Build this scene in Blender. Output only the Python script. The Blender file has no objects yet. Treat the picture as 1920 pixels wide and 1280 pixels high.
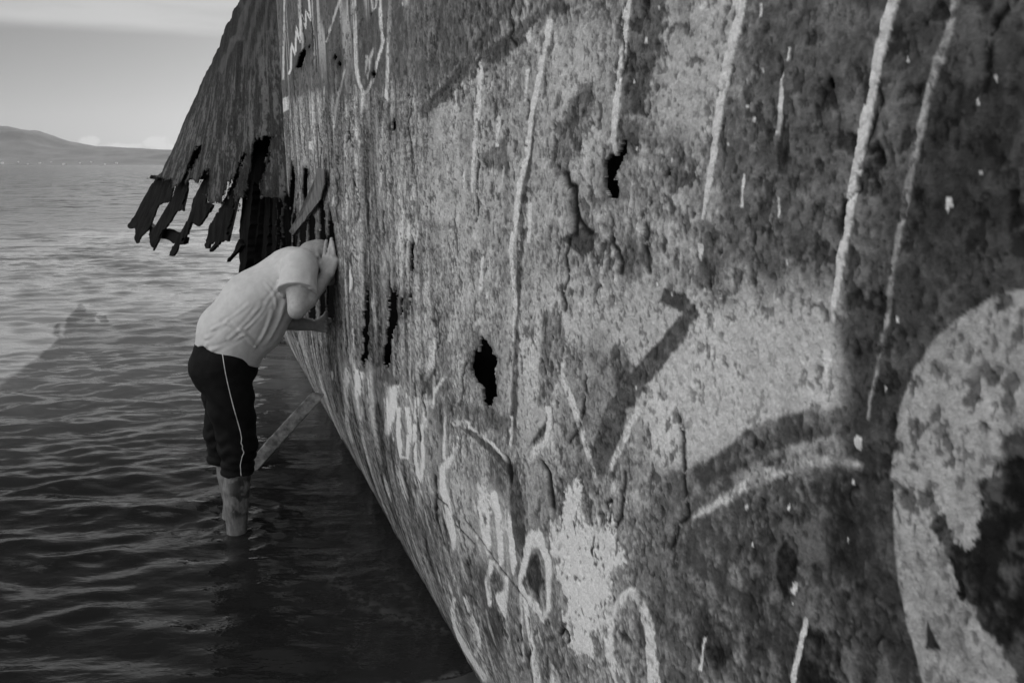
import bpy, bmesh, math, random
import numpy as np
from mathutils import Vector

sc = bpy.context.scene
COL = sc.collection
R = math.radians
rng = np.random.default_rng(7)
random.seed(7)

EXPO = 0.45
REAR_FILL = 14.8
# ------------------------------------------------------------------ camera
CAM_H = 1.70
WAVE = 0.60
CHOP = 2.3
MURK = 0.18
SKY_POW = 1.4
SKY_GAIN = 0.175
PITCH = R(12.5)
LENS = 28.0
cam = bpy.data.cameras.new('camera')
cam.lens = LENS; cam.sensor_width = 36.0
cam.clip_start = 0.05; cam.clip_end = 60000.0
cam.dof.use_dof = True
cam.dof.focus_distance = 2.6
cam.dof.aperture_fstop = 11.0
camo = bpy.data.objects.new('camera', cam); COL.objects.link(camo)
camo.location = (0, 0, CAM_H)
camo.rotation_euler = (R(90) - PITCH, 0, 0)
sc.camera = camo

# ------------------------------------------------------------------ light
SUN_AZ, SUN_EL = R(2.0), R(32.0)          # ahead and a little to the right, behind the hull
SUN_DIR = Vector((math.sin(SUN_AZ) * math.cos(SUN_EL), math.cos(SUN_AZ) * math.cos(SUN_EL), math.sin(SUN_EL)))
sun = bpy.data.lights.new('sun', 'SUN')
sun.energy = 5.0; sun.angle = R(0.5); sun.color = (1.0, 1.0, 1.0)
suno = bpy.data.objects.new('sun', sun); COL.objects.link(suno)
suno.rotation_euler = SUN_DIR.to_track_quat('Z', 'Y').to_euler()

w = bpy.data.worlds.new('World'); sc.world = w; w.use_nodes = True
nt = w.node_tree; nt.nodes.clear()
def N(nt, t, **kw):
    n = nt.nodes.new(t)
    for k, v in kw.items():
        setattr(n, k, v)
    return n
def math_node(nt, op, a, b=None, clamp=False):
    n = nt.nodes.new('ShaderNodeMath'); n.operation = op; n.use_clamp = clamp
    for i, v in enumerate((a, b)):
        if v is None: continue
        if isinstance(v, (int, float)): n.inputs[i].default_value = v
        else: nt.links.new(v, n.inputs[i])
    return n.outputs[0]
def ramp(nt, val, a, b, ta=0.0, tb=1.0):
    n = nt.nodes.new('ShaderNodeMapRange'); n.interpolation_type = 'SMOOTHSTEP'; n.clamp = True
    nt.links.new(val, n.inputs[0])
    for i, v in zip((1, 2, 3, 4), (a, b, ta, tb)): n.inputs[i].default_value = v
    return n.outputs[0]
sky = N(nt, 'ShaderNodeTexSky', sky_type='NISHITA')
sky.sun_disc = False; sky.sun_elevation = SUN_EL; sky.sun_rotation = SUN_AZ
sky.air_density = 1.0; sky.dust_density = 1.0; sky.ozone_density = 1.0
sep = N(nt, 'ShaderNodeSeparateColor'); nt.links.new(sky.outputs[0], sep.inputs[0])
# black and white film behind an orange filter
grey = math_node(nt, 'ADD', math_node(nt, 'MULTIPLY', sep.outputs[0], 0.62), math_node(nt, 'MULTIPLY', sep.outputs[1], 0.38))
grey = math_node(nt, 'MULTIPLY', math_node(nt, 'POWER', grey, SKY_POW if 'SKY_POW' in globals() else 0.8), SKY_GAIN if 'SKY_GAIN' in globals() else 1.0)
tc = N(nt, 'ShaderNodeTexCoord')
sx = N(nt, 'ShaderNodeSeparateXYZ'); nt.links.new(tc.outputs['Generated'], sx.inputs[0])
mp = N(nt, 'ShaderNodeMapping'); nt.links.new(tc.outputs['Generated'], mp.inputs[0])
mp.inputs['Scale'].default_value = (2.2, 2.2, 16.0)
mp.inputs['Rotation'].default_value = (0, R(2.0), 0)
nz = N(nt, 'ShaderNodeTexNoise'); nt.links.new(mp.outputs[0], nz.inputs['Vector'])
nz.inputs['Scale'].default_value = 1.6; nz.inputs['Detail'].default_value = 6; nz.inputs['Roughness'].default_value = 0.55
elev = math_node(nt, 'ADD', sx.outputs[2], math_node(nt, 'MULTIPLY', sx.outputs[0], -0.01))
elev = math_node(nt, 'ADD', elev, math_node(nt, 'MULTIPLY', math_node(nt, 'SUBTRACT', nz.outputs[0], 0.5), 0.02))
veil = math_node(nt, 'MULTIPLY', ramp(nt, elev, 0.138, 0.156), ramp(nt, elev, 0.42, 0.26))
veil = math_node(nt, 'MULTIPLY', veil, ramp(nt, nz.outputs[0], 0.25, 0.6, 0.5, 1.0))
# low cumulus heads over the far shore
nz2 = N(nt, 'ShaderNodeTexNoise'); nt.links.new(tc.outputs['Generated'], nz2.inputs['Vector'])
nz2.inputs['Scale'].default_value = 95.0; nz2.inputs['Detail'].default_value = 5
def puff(dx, dz, rx, rz):
    a = math_node(nt, 'DIVIDE', math_node(nt, 'SUBTRACT', math_node(nt, 'DIVIDE', sx.outputs[0], sx.outputs[1]), dx), rx)
    b = math_node(nt, 'DIVIDE', math_node(nt, 'SUBTRACT', math_node(nt, 'DIVIDE', sx.outputs[2], sx.outputs[1]), dz), rz)
    d = math_node(nt, 'ADD', math_node(nt, 'MULTIPLY', a, a), math_node(nt, 'MULTIPLY', b, b))
    d = math_node(nt, 'ADD', d, math_node(nt, 'MULTIPLY', math_node(nt, 'SUBTRACT', nz2.outputs[0], 0.5), 3.2))
    f = ramp(nt, d, 1.25, 0.35)
    return math_node(nt, 'MULTIPLY', f, ramp(nt, sx.outputs[1], 0.3, 0.5))
tot = veil
for q in ((-0.515, 0.0275, 0.013, 0.007), (-0.478, 0.0215, 0.024, 0.006), (-0.432, 0.026, 0.016, 0.0085), (-0.405, 0.020, 0.02, 0.004)):
    tot = math_node(nt, 'MAXIMUM', tot, math_node(nt, 'MULTIPLY', puff(*q), 1.0))
mx = N(nt, 'ShaderNodeMix', data_type='FLOAT')
nt.links.new(tot, mx.inputs[0]); nt.links.new(grey, mx.inputs[2])
nt.links.new(math_node(nt, 'ADD', math_node(nt, 'MULTIPLY', grey, 0.5), 3.9), mx.inputs[3])
# unseen broken cloud, added behind and to the left to fill the shaded hull
back = math_node(nt, 'ADD', math_node(nt, 'MULTIPLY', sx.outputs[0], -0.74), math_node(nt, 'ADD', math_node(nt, 'MULTIPLY', sx.outputs[1], -0.54), math_node(nt, 'MULTIPLY', sx.outputs[2], 0.28)))
mp3 = N(nt, 'ShaderNodeMapping'); nt.links.new(tc.outputs['Generated'], mp3.inputs[0]); mp3.inputs['Scale'].default_value = (1, 1, 2.2)
nz3 = N(nt, 'ShaderNodeTexNoise'); nt.links.new(mp3.outputs[0], nz3.inputs['Vector']); nz3.inputs['Scale'].default_value = 2.2; nz3.inputs['Detail'].default_value = 7
cl = math_node(nt, 'ADD', back, math_node(nt, 'MULTIPLY', math_node(nt, 'SUBTRACT', nz3.outputs[0], 0.5), 0.7))
cl = ramp(nt, cl, 0.34, 0.66)
mx2 = N(nt, 'ShaderNodeMix', data_type='FLOAT'); nt.links.new(cl, mx2.inputs[0]); nt.links.new(mx.outputs[0], mx2.inputs[2]); mx2.inputs[3].default_value = REAR_FILL
mx = mx2
cmb = N(nt, 'ShaderNodeCombineColor')
for i in range(3): nt.links.new(mx.outputs[0], cmb.inputs[i])
bg = N(nt, 'ShaderNodeBackground'); nt.links.new(cmb.outputs[0], bg.inputs[0]); bg.inputs[1].default_value = 0.0735
wo = N(nt, 'ShaderNodeOutputWorld'); nt.links.new(bg.outputs[0], wo.inputs[0])

sc.view_settings.view_transform = 'Standard'; sc.view_settings.look = 'None'
sc.view_settings.gamma = 1.0; sc.view_settings.exposure = EXPO
sc.cycles.volume_bounces = 0
sc.cycles.max_bounces = 8

# ------------------------------------------------------------------ helpers
def tag(o, label=None, cat=None, group=None, kind=None):
    if label: o['label'] = label
    if cat: o['category'] = cat
    if group: o['group'] = group
    if kind: o['kind'] = kind
    return o
def empty(name, loc=(0, 0, 0)):
    o = bpy.data.objects.new(name, None); COL.objects.link(o); o.location = loc
    o.empty_display_size = 0.2
    return o
def mesh_obj(name, V, F, mat, parent=None, smooth=True, attrs=None):
    """V (n,3); F (m,4) or (m,3) int array or list of lists"""
    me = bpy.data.meshes.new(name)
    V = np.asarray(V, dtype=np.float32)
    if isinstance(F, np.ndarray):
        m, k = F.shape
        me.vertices.add(len(V)); me.vertices.foreach_set('co', V.ravel())
        me.loops.add(m * k); me.loops.foreach_set('vertex_index', F.astype(np.int32).ravel())
        me.polygons.add(m)
        me.polygons.foreach_set('loop_start', np.arange(0, m * k, k, dtype=np.int32))
        me.update(calc_edges=True)
        me.validate()
    else:
        me.from_pydata([tuple(map(float, v)) for v in V], [], F); me.update()
    if smooth: me.polygons.foreach_set('use_smooth', np.ones(len(me.polygons), dtype=bool))
    if attrs:
        for k, a in attrs.items():
            at = me.attributes.new(k, 'FLOAT', 'POINT'); at.data.foreach_set('value', np.asarray(a, dtype=np.float32))
    me.materials.append(mat)
    o = bpy.data.objects.new(name, me); COL.objects.link(o)
    if parent is not None:
        o.parent = parent
        o.matrix_parent_inverse = __import__('mathutils').Matrix.Translation(-Vector(parent.location))
    return o
def principled(name, base=0.2, rough=0.7, spec=0.3):
    m = bpy.data.materials.new(name); m.use_nodes = True
    b = m.node_tree.nodes['Principled BSDF']
    b.inputs['Base Color'].default_value = (base, base, base, 1)
    b.inputs['Roughness'].default_value = rough
    b.inputs['Specular IOR Level'].default_value = spec
    return m, m.node_tree, b
def noisy(name, lo, hi, scale, rough=0.75, bump=0.3, dist=0.01, stretch=(1, 1, 1), attr=None, detail=8, spec=0.25, bscale=None):
    m, nt, b = principled(name, hi, rough, spec)
    t = N(nt, 'ShaderNodeTexCoord'); mp = N(nt, 'ShaderNodeMapping'); nt.links.new(t.outputs['Object'], mp.inputs[0])
    mp.inputs['Scale'].default_value = stretch
    n = N(nt, 'ShaderNodeTexNoise'); nt.links.new(mp.outputs[0], n.inputs['Vector'])
    n.inputs['Scale'].default_value = scale; n.inputs['Detail'].default_value = detail; n.inputs['Roughness'].default_value = 0.62
    v = ramp(nt, n.outputs[0], 0.3, 0.7, lo, hi)
    if attr:
        a = N(nt, 'ShaderNodeAttribute', attribute_name=attr)
        v = math_node(nt, 'MULTIPLY', v, a.outputs['Fac'])
    c = N(nt, 'ShaderNodeCombineColor')
    for i in range(3): nt.links.new(v, c.inputs[i])
    nt.links.new(c.outputs[0], b.inputs['Base Color'])
    if bump:
        n2 = N(nt, 'ShaderNodeTexNoise'); nt.links.new(mp.outputs[0], n2.inputs['Vector'])
        n2.inputs['Scale'].default_value = bscale or scale * 2.3; n2.inputs['Detail'].default_value = 8; n2.inputs['Roughness'].default_value = 0.65
        bp = N(nt, 'ShaderNodeBump'); bp.inputs['Strength'].default_value = bump; bp.inputs['Distance'].default_value = dist
        nt.links.new(n2.outputs[0], bp.inputs['Height']); nt.links.new(bp.outputs[0], b.inputs['Normal'])
    return m
_tab = rng.random((8, 256, 256)).astype(np.float32)
def vn(x, y, seed=0):
    """smooth value noise in 0..1"""
    T = _tab[seed % 8]; x = x + seed * 17.31; y = y + seed * 9.77
    xi = np.floor(x).astype(np.int64); yi = np.floor(y).astype(np.int64)
    fx = (x - xi).astype(np.float32); fy = (y - yi).astype(np.float32)
    fx = fx * fx * fx * (fx * (fx * 6 - 15) + 10); fy = fy * fy * fy * (fy * (fy * 6 - 15) + 10)
    x0 = xi & 255; x1 = (xi + 1) & 255; y0 = yi & 255; y1 = (yi + 1) & 255
    return (T[x0, y0] * (1 - fx) + T[x1, y0] * fx) * (1 - fy) + (T[x0, y1] * (1 - fx) + T[x1, y1] * fx) * fy
def fbm(x, y, oct=5, seed=0, gain=0.55):
    r = 0.0; a = 1.0; s = 0.0; c, sn = 0.8, 0.6
    for o in range(oct):
        r = r + a * vn(x, y, seed + o); s += a; a *= gain
        x, y = (x * c - y * sn) * 2.03, (x * sn + y * c) * 2.03
    return r / s
def sst(x, a, b):
    t = np.clip((x - a) / (b - a), 0, 1); return t * t * (3 - 2 * t)

# ------------------------------------------------------------------ setting: sand, water, far shore
def grid_faces(n, m):
    i = np.arange(n - 1)[:, None]; j = np.arange(m - 1)[None, :]
    a = i * m + j
    return np.stack([a, a + m, a + m + 1, a + 1], -1).reshape(-1, 4)
def geo(a, b, d0, k):
    r = [a]; d = d0
    while abs(r[-1] - a) < abs(b - a):
        r.append(r[-1] + (d if b > a else -d)); d *= k
    r[-1] = b
    return r[1:]
def shore_z(x, y):
    """sand level: rises out of the water in front of the camera, close under the hull"""
    yl = 2.40 + 0.16 * (x + 0.2) + 0.05 * np.sin(x * 3.1)
    d = yl - y
    return np.where(d > 0, 0.11 * d, 0.13 * d)
xs = np.array(sorted(geo(-9, -12000, .3, 1.25)) + list(np.arange(-9, -4.5, .06)) + list(np.arange(-4.5, 2.5, .035)) + geo(2.5, 12000, .3, 1.25))
ys = np.array(sorted(geo(-1.0, -400, .2, 1.3)) + list(np.arange(-1.0, 5, .035)) + list(np.arange(5, 14, .12)) + geo(14, 12000, .4, 1.25))
X, Y = np.meshgrid(xs, ys, indexing='ij')
Z = np.maximum(shore_z(X, Y), -1.2) + 0.012 * (fbm(X * 3, Y * 3, 4, 2) - .5) + 0.002 * (fbm(X * 40, Y * 40, 3, 3) - .5)
Z = np.minimum(Z, 1.2)
m_sand = noisy('wet_sand', 0.035, 0.06, 9.0, rough=0.5, bump=0.25, dist=0.004, bscale=260, spec=0.3)
tag(mesh_obj('sand', np.stack([X, Y, Z], -1).reshape(-1, 3), grid_faces(len(xs), len(ys)), m_sand), kind='structure')

xs = np.array(sorted(geo(-9.5, -12000, .12, 1.22)) + list(np.arange(-9.5, -4.6, .045)) + list(np.arange(-4.6, 0.9, .018)) + geo(.9, 12000, .12, 1.22))
ys = np.array(list(np.arange(1.5, 7.2, .016)) + list(np.arange(7.2, 15, .036)) + geo(15, 60, .042, 1.012) + geo(60, 12000, .6, 1.07))
X, Y = np.meshgrid(xs, ys, indexing='ij')
dX = np.gradient(xs)[:, None]; dY = np.gradient(ys)[None, :]
Z = np.zeros_like(X)
nw = 110
lam = 0.055 * (0.62 / 0.055) ** rng.random(nw)
ang = R(-90) + R(5) + rng.normal(0, 0.36, nw)          # travelling in towards the shore
for l, a in zip(lam, ang):
    kx, ky = 2 * math.pi / l * math.cos(a), 2 * math.pi / l * math.sin(a)
    ph = rng.random() * 6.28
    amp = WAVE * 0.0042 * (l / 0.5) ** 0.82
    fade = sst(l / (np.maximum(np.abs(math.cos(a)) * dX, np.abs(math.sin(a)) * dY) + 1e-6), 2.5, 9.0)
    g = 0.55 + 0.9 * vn(X * .55 + 3 * l, Y * .4 - 5 * l, int(l * 50))      # groups of ripples
    pp = kx * X + ky * Y + ph + 0.9 * np.sin(X * 1.3 + ph) + .7 * np.sin(Y * .9 + 2 * ph)
    Z += amp * fade * g * np.sin(pp)
# calmer in the hull's lee
lee = 0.66 - 0.4 * Y - X
Z *= (0.45 + 0.55 * sst(lee, 0.2, 1.8))
# little rings round the wading legs
for (rx, ry) in ((-1.30, 3.48), (-1.38, 3.69)):
    d = np.hypot(X - rx, (Y - ry))
    Z += 0.0035 * np.exp(-d / .22) * np.sin(d * 62) * sst(d, 0.02, .07)
foam = np.zeros_like(X)
m_water, nt, b = principled('sea_water', 0.05, 0.04, 0.5)
b.inputs['IOR'].default_value = 1.333
t = N(nt, 'ShaderNodeTexCoord')
# chop too short for the mesh further out: the facets tip the reflection about
chop = N(nt, 'ShaderNodeTexNoise'); mpc = N(nt, 'ShaderNodeMapping'); nt.links.new(t.outputs['Object'], mpc.inputs[0]); mpc.inputs['Scale'].default_value = (.5, 1, 1)
nt.links.new(mpc.outputs[0], chop.inputs['Vector']); chop.inputs['Scale'].default_value = 1.5; chop.inputs['Detail'].default_value = 5; chop.inputs['Roughness'].default_value = .72
gust = N(nt, 'ShaderNodeTexNoise'); mpg = N(nt, 'ShaderNodeMapping'); nt.links.new(t.outputs['Object'], mpg.inputs[0]); mpg.inputs['Scale'].default_value = (.22, 1, 1)
nt.links.new(mpg.outputs[0], gust.inputs['Vector']); gust.inputs['Scale'].default_value = .35; gust.inputs['Detail'].default_value = 7; gust.inputs['Roughness'].default_value = .7
syc = N(nt, 'ShaderNodeSeparateXYZ'); nt.links.new(t.outputs['Object'], syc.inputs[0])
kk = math_node(nt, 'MULTIPLY', ramp(nt, syc.outputs[1], 6.0, 16.0, 0.0, CHOP), ramp(nt, gust.outputs[0], .38, .62, .35, 1.7))
vs = N(nt, 'ShaderNodeVectorMath', operation='SUBTRACT'); nt.links.new(chop.outputs['Color'], vs.inputs[0]); vs.inputs[1].default_value = (.5, .5, .5)
vm = N(nt, 'ShaderNodeVectorMath', operation='MULTIPLY'); nt.links.new(vs.outputs[0], vm.inputs[0]); vm.inputs[1].default_value = (1, 1, 0)
vk = N(nt, 'ShaderNodeVectorMath', operation='SCALE'); nt.links.new(vm.outputs[0], vk.inputs[0]); nt.links.new(kk, vk.inputs['Scale'])
gm = N(nt, 'ShaderNodeNewGeometry')
va_ = N(nt, 'ShaderNodeVectorMath', operation='ADD'); nt.links.new(gm.outputs['Normal'], va_.inputs[0]); nt.links.new(vk.outputs[0], va_.inputs[1])
vnn = N(nt, 'ShaderNodeVectorMath', operation='NORMALIZE'); nt.links.new(va_.outputs[0], vnn.inputs[0])
bumps = vnn.outputs[0]
for (scl, st, dst, stretch) in ((13.0, 0.6, 0.016, (0.45, 1, 1)), (4.0, 0.8, 0.06, (0.4, 1, 1)), (0.9, 0.7, 0.16, (0.4, 1, 1)), (0.11, 0.5, 0.9, (0.35, 1, 1))):
    mp = N(nt, 'ShaderNodeMapping'); nt.links.new(t.outputs['Object'], mp.inputs[0]); mp.inputs['Scale'].default_value = stretch
    n = N(nt, 'ShaderNodeTexNoise'); nt.links.new(mp.outputs[0], n.inputs['Vector'])
    n.inputs['Scale'].default_value = scl; n.inputs['Detail'].default_value = 4; n.inputs['Roughness'].default_value = 0.5
    bp = N(nt, 'ShaderNodeBump'); bp.inputs['Strength'].default_value = st; bp.inputs['Distance'].default_value = dst
    if scl < 10:   # longer waves only out where the mesh carries none
        sy = N(nt, 'ShaderNodeSeparateXYZ'); nt.links.new(t.outputs['Object'], sy.inputs[0])
        far = ramp(nt, sy.outputs[1], 5.0 if scl > 2 else 10.0 if scl > .5 else 60, 14.0 if scl > 2 else 30.0 if scl > .5 else 200, 0.15 * st if scl > 2 else 0.0, st)
        nt.links.new(far, bp.inputs['Strength'])
    nt.links.new(n.outputs[0], bp.inputs['Height'])
    if bumps: nt.links.new(bumps, bp.inputs['Normal'])
    bumps = bp.outputs[0]
nt.links.new(bumps, b.inputs['Normal'])
fo = N(nt, 'ShaderNodeAttribute', attribute_name='foam')
fn = N(nt, 'ShaderNodeTexNoise'); nt.links.new(t.outputs['Object'], fn.inputs['Vector']); fn.inputs['Scale'].default_value = 26; fn.inputs['Detail'].default_value = 6
ff = math_node(nt, 'MULTIPLY', fo.outputs['Fac'], ramp(nt, fn.outputs[0], 0.45, 0.62))
mud = N(nt, 'ShaderNodeAttribute', attribute_name='murk')
bc = math_node(nt, 'ADD', math_node(nt, 'MULTIPLY', ff, 0.35), mud.outputs['Fac'])
c = N(nt, 'ShaderNodeCombineColor')
for i in range(3): nt.links.new(bc, c.inputs[i])
nt.links.new(c.outputs[0], b.inputs['Base Color'])
sy = N(nt, 'ShaderNodeSeparateXYZ'); nt.links.new(t.outputs['Object'], sy.inputs[0])
nt.links.new(math_node(nt, 'ADD', math_node(nt, 'MULTIPLY', ff, 0.5), ramp(nt, sy.outputs[1], 8.0, 60.0, 0.04, 0.12)), b.inputs['Roughness'])
# foam: a ragged scum line turning in the shallows beside the hull
def arc(pts, wd):
    P = np.array(pts, float)
    d = np.full(X.shape, 9.0)
    sel = (X > -2.5) & (X < 1) & (Y < 5)
    x, y = X[sel], Y[sel]; dd = np.full(x.shape, 9.0)
    for (a, c2) in zip(P[:-1], P[1:]):
        v = c2 - a; tt = np.clip(((x - a[0]) * v[0] + (y - a[1]) * v[1]) / (v @ v), 0, 1)
        dd = np.minimum(dd, np.hypot(x - a[0] - tt * v[0], y - a[1] - tt * v[1]))
    d[sel] = dd
    return np.clip(1 - d / wd, 0, 1)
foam = np.maximum(foam, 0.10 * arc([(-.70, 3.30), (-.78, 3.16), (-.74, 3.02), (-.60, 2.88), (-.42, 2.76), (-.26, 2.68)], .055))
foam = np.maximum(foam, 0.06 * arc([(-.58, 3.22), (-.52, 3.08), (-.44, 2.98), (-.40, 2.84)], .05))
# broken edge where the water runs out on the sand
edge = np.abs(shore_z(X, Y) - Z + .006 * vn(X * 14, Y * 14, 4))
foam = np.maximum(foam, 0.2 * np.clip(1 - edge / 0.005, 0, 1) * ((X < .3) & (Y < 4)))
rr = np.hypot(X, Y)
murk = MURK * (0.09 + 0.91 * sst(rr, 4.3, 8.2)) * (1 - .93 * sst(np.log(rr + 1), np.log(15), np.log(110))) * np.ones_like(X)
tag(mesh_obj('water', np.stack([X, Y, Z], -1).reshape(-1, 3), grid_faces(len(xs), len(ys)), m_water,
             attrs={'foam': foam.ravel(), 'murk': murk.ravel()}), kind='structure')

# far shore: a long wooded ridge across the bay
D0 = 8000.0
prof = np.array([(-900, 228), (-500, 215), (-200, 218), (-60, 222), (0, 232), (20, 244), (60, 247), (100, 251), (130, 258), (160, 269), (200, 277), (250, 281), (330, 283), (500, 285), (900, 288), (1800, 289), (2600, 291)], float)
hx = np.arange(-11500, 11500, 55.0); rows = np.linspace(0, 1, 34)
px = 960 + hx / (D0 + 1200) * 1493
ridge = (310 - np.interp(px, prof[:, 0], prof[:, 1])) / 1493 * (D0 + 1200)
HX, T = np.meshgrid(hx, rows, indexing='ij')
low = 95 + 40 * (fbm(HX / 900, T * 2, 3, 1) - .5)
shape = np.where(T < .55, low * sst(T, 0.0, 0.5), 0)
HZ = np.maximum(ridge[:, None] * sst(T, 0.12, 0.95), low * sst(T, -0.05, 0.35) * .55) + (fbm(HX / 420, T * 9, 5, 5) - .5) * 100 * sst(T, 0, .3) * (0.3 + .7 * (ridge[:, None] / 400))
HZ = np.where(T == 0, -3, HZ)
HY = D0 - 700 + T * 1900 + (fbm(HX / 1200, T, 3, 3) - .5) * 260 * (1 - T)
V = np.stack([HX, HY, HZ], -1).reshape(-1, 3)
m_hill = noisy('wooded_hill', 0.035, 0.09, 0.004, rough=0.95, bump=0, spec=0.05)
tag(mesh_obj('hills', V, grid_faces(*HX.shape), m_hill), kind='structure')
# pale houses along the far waterfront
m_house = principled('white_render', 0.8, 0.8)[0]
m_roof = principled('roof_sheet', 0.3, 0.8)[0]
def house_mesh(wd, dp, h):
    V = [(-wd, -dp, -8), (wd, -dp, -8), (wd, dp, -8), (-wd, dp, -8), (-wd, -dp, h), (wd, -dp, h), (wd, dp, h), (-wd, dp, h)]
    F = [[0, 1, 5, 4], [1, 2, 6, 5], [2, 3, 7, 6], [3, 0, 4, 7]]
    Vr = [(-wd * 1.08, -dp * 1.12, h), (wd * 1.08, -dp * 1.12, h), (wd * 1.08, dp * 1.12, h), (-wd * 1.08, dp * 1.12, h), (-wd, 0, h * 1.45), (wd, 0, h * 1.45)]
    Fr = [[0, 1, 5, 4], [2, 3, 4, 5], [1, 2, 5], [3, 0, 4], [0, 3, 2, 1]]
    return V, F, Vr, Fr
base = empty('house', (0, 0, 0))
V1, F1, V2, F2 = house_mesh(9, 6, 10)
wl = mesh_obj('wall', V1, F1, m_house, base, smooth=False); rf = mesh_obj('roof', V2, F2, m_roof, base, smooth=False)
LBL = 'tiny pale house on the far shore below the hills'
spots = [(-5150, 7310, 1.5), (-5010, 7290, 1.0), (-4830, 7330, 1.2), (-4700, 7300, 0.9), (-4560, 7300, 1.7), (-4440, 7350, 1.0), (-4330, 7300, 1.1), (-4235, 7320, 1.3), (-4120, 7300, .8), (-4010, 7300, 1.5), (-3890, 7350, 1.0), (-3770, 7320, 1.2), (-3640, 7300, 1.0), (-3540, 7310, 1.4)]
for i, (x, y, s) in enumerate(spots):
    if i == 0: r = base
    else:
        r = base.copy(); COL.objects.link(r)
        for ch in (wl, rf):
            c = ch.copy(); COL.objects.link(c); c.parent = r
    r.location = (x, y, 6 + 10 * (i % 3)); r.scale = (s * .7, 1, s * .4); r.rotation_euler = (0, 0, .2 * math.sin(i * 2.1))
    tag(r, LBL, 'house', 'pale houses along the far waterfront')

# ------------------------------------------------------------------ the wrecked hull
HO = np.array([0.66, 0.0]); HD = np.array([-0.37139, 0.92848]); HN = np.array([-0.92848, -0.37139])
S_FOLD, S_END, Z_TOP = 5.78, 12.5, 5.3
FL_A, FL_B = 1.95, -0.545          # flare of the bow plating: leans out towards the water
def hull_off(s, z):
    zb = 0.85
    o = -0.17 * (np.maximum(zb - z, 0) / zb) ** 2
    t = np.clip((s - S_FOLD) / (S_END - S_FOLD), 0, 1.2)
    lo = np.clip((z - .35) / .4, 0, 1); g9 = np.clip((s - 7.9) / 1.0, 0, 1); t = t * np.maximum(lo * lo * (3 - 2 * lo), g9 * g9 * (3 - 2 * g9))      # only the topsides flare, the foot of the hull runs straight
    o = o * (1 - t) + (FL_A + FL_B * z) * t
    return o
def hull_pos(s, z, off):
    s, z, off = np.broadcast_arrays(s, z, off)
    return np.stack([HO[0] + HD[0] * s + HN[0] * off, HO[1] + HD[1] * s + HN[1] * off, z], -1)
FPX = LENS / 36 * 1920
cp, sp = math.cos(PITCH), math.sin(PITCH)
def sight(px, py):
    """direction of the sight line through a traced point"""
    x = (np.asarray(px, float) - 960) / FPX; y = (640 - np.asarray(py, float)) / FPX
    return np.stack([x, cp + y * sp, -sp + y * cp], -1)
_T = np.concatenate([np.arange(0.3, 3, .002), np.arange(3, 22, .01)])
def on_hull(pts, delta=0.0, flat=False):
    """traced outline -> (s, z) on the plating (or on a surface delta inside it)"""
    out = []
    for (px, py) in pts:
        d = sight(px, py)
        P = d[None] * _T[:, None]; z = CAM_H + P[:, 2]
        rx, ry = P[:, 0] - HO[0], P[:, 1] - HO[1]
        s = rx * HD[0] + ry * HD[1]; o = rx * HN[0] + ry * HN[1]
        g = o - ((0 if flat else hull_off(s, z)) + delta)
        k = np.argmax(g < 0)
        if g[k] >= 0: k = len(g) - 1; a = 1.0
        else: a = g[k - 1] / (g[k - 1] - g[k]) if k > 0 else 1
        out.append((s[k - 1] + a * (s[k] - s[k - 1]), z[k - 1] + a * (z[k] - z[k - 1])))
    return np.array(out)
def foreshort(s):
    return np.clip(0.66 / np.maximum(s * 0.9285, .3), 0.06, 1.2)
# grid of the plating
cols = [-2.0]
while cols[-1] < S_END:
    y = abs(cols[-1]) * .9285
    cols.append(cols[-1] + (0.03 if cols[-1] < .5 else 0.016 if cols[-1] > S_FOLD - .1 else float(np.clip(.8 * y * y / 525 * 1.08, .0018, .016))))
S1 = np.array(cols[:-1] + [S_END])
Z1 = np.concatenate([np.arange(-.35, .3, .006), np.arange(.3, 1.1, .0036), np.arange(1.1, 1.95, .0028), np.arange(1.95, 3.0, .005), np.arange(3.0, 4.4, .008), np.linspace(4.4, Z_TOP, 24)])
NS, NZ = len(S1), len(Z1)
GS, GZ = np.meshgrid(S1, Z1, indexing='ij')
GS = GS.astype(np.float32); GZ = GZ.astype(np.float32)
print('hull grid', NS, NZ, NS * NZ)
def sdist(poly, pad, closed=True):
    """signed distance (metres, scaled for the steep view along the plate) on the part of the grid near poly -> slices, d"""
    sc_ = float(foreshort(np.median(poly[:, 0])))
    i0, i1 = np.searchsorted(S1, [poly[:, 0].min() - pad / sc_, poly[:, 0].max() + pad / sc_])
    j0, j1 = np.searchsorted(Z1, [poly[:, 1].min() - pad, poly[:, 1].max() + pad])
    if i1 <= i0 or j1 <= j0: return None
    s = GS[i0:i1, j0:j1] * sc_; z = GZ[i0:i1, j0:j1]
    q = np.stack([poly[:, 0] * sc_, poly[:, 1]], -1)
    d2 = np.full(s.shape, 1e9, np.float32); ins = np.zeros(s.shape, bool)
    n = len(q)
    for k in range(n if closed else n - 1):
        a, b = q[k], q[(k + 1) % n]; v = b - a; L = float(v @ v) + 1e-12
        t = np.clip(((s - a[0]) * v[0] + (z - a[1]) * v[1]) / L, 0, 1)
        d2 = np.minimum(d2, (s - a[0] - t * v[0]) ** 2 + (z - a[1] - t * v[1]) ** 2)
        if closed and a[1] != b[1]:
            c = (a[1] > z) != (b[1] > z)
            ins ^= c & (s < (b[0] - a[0]) * (z - a[1]) / (b[1] - a[1]) + a[0])
    d = np.sqrt(d2); d = np.where(ins, -d, d) if closed else d
    return (slice(i0, i1), slice(j0, j1)), d
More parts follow.
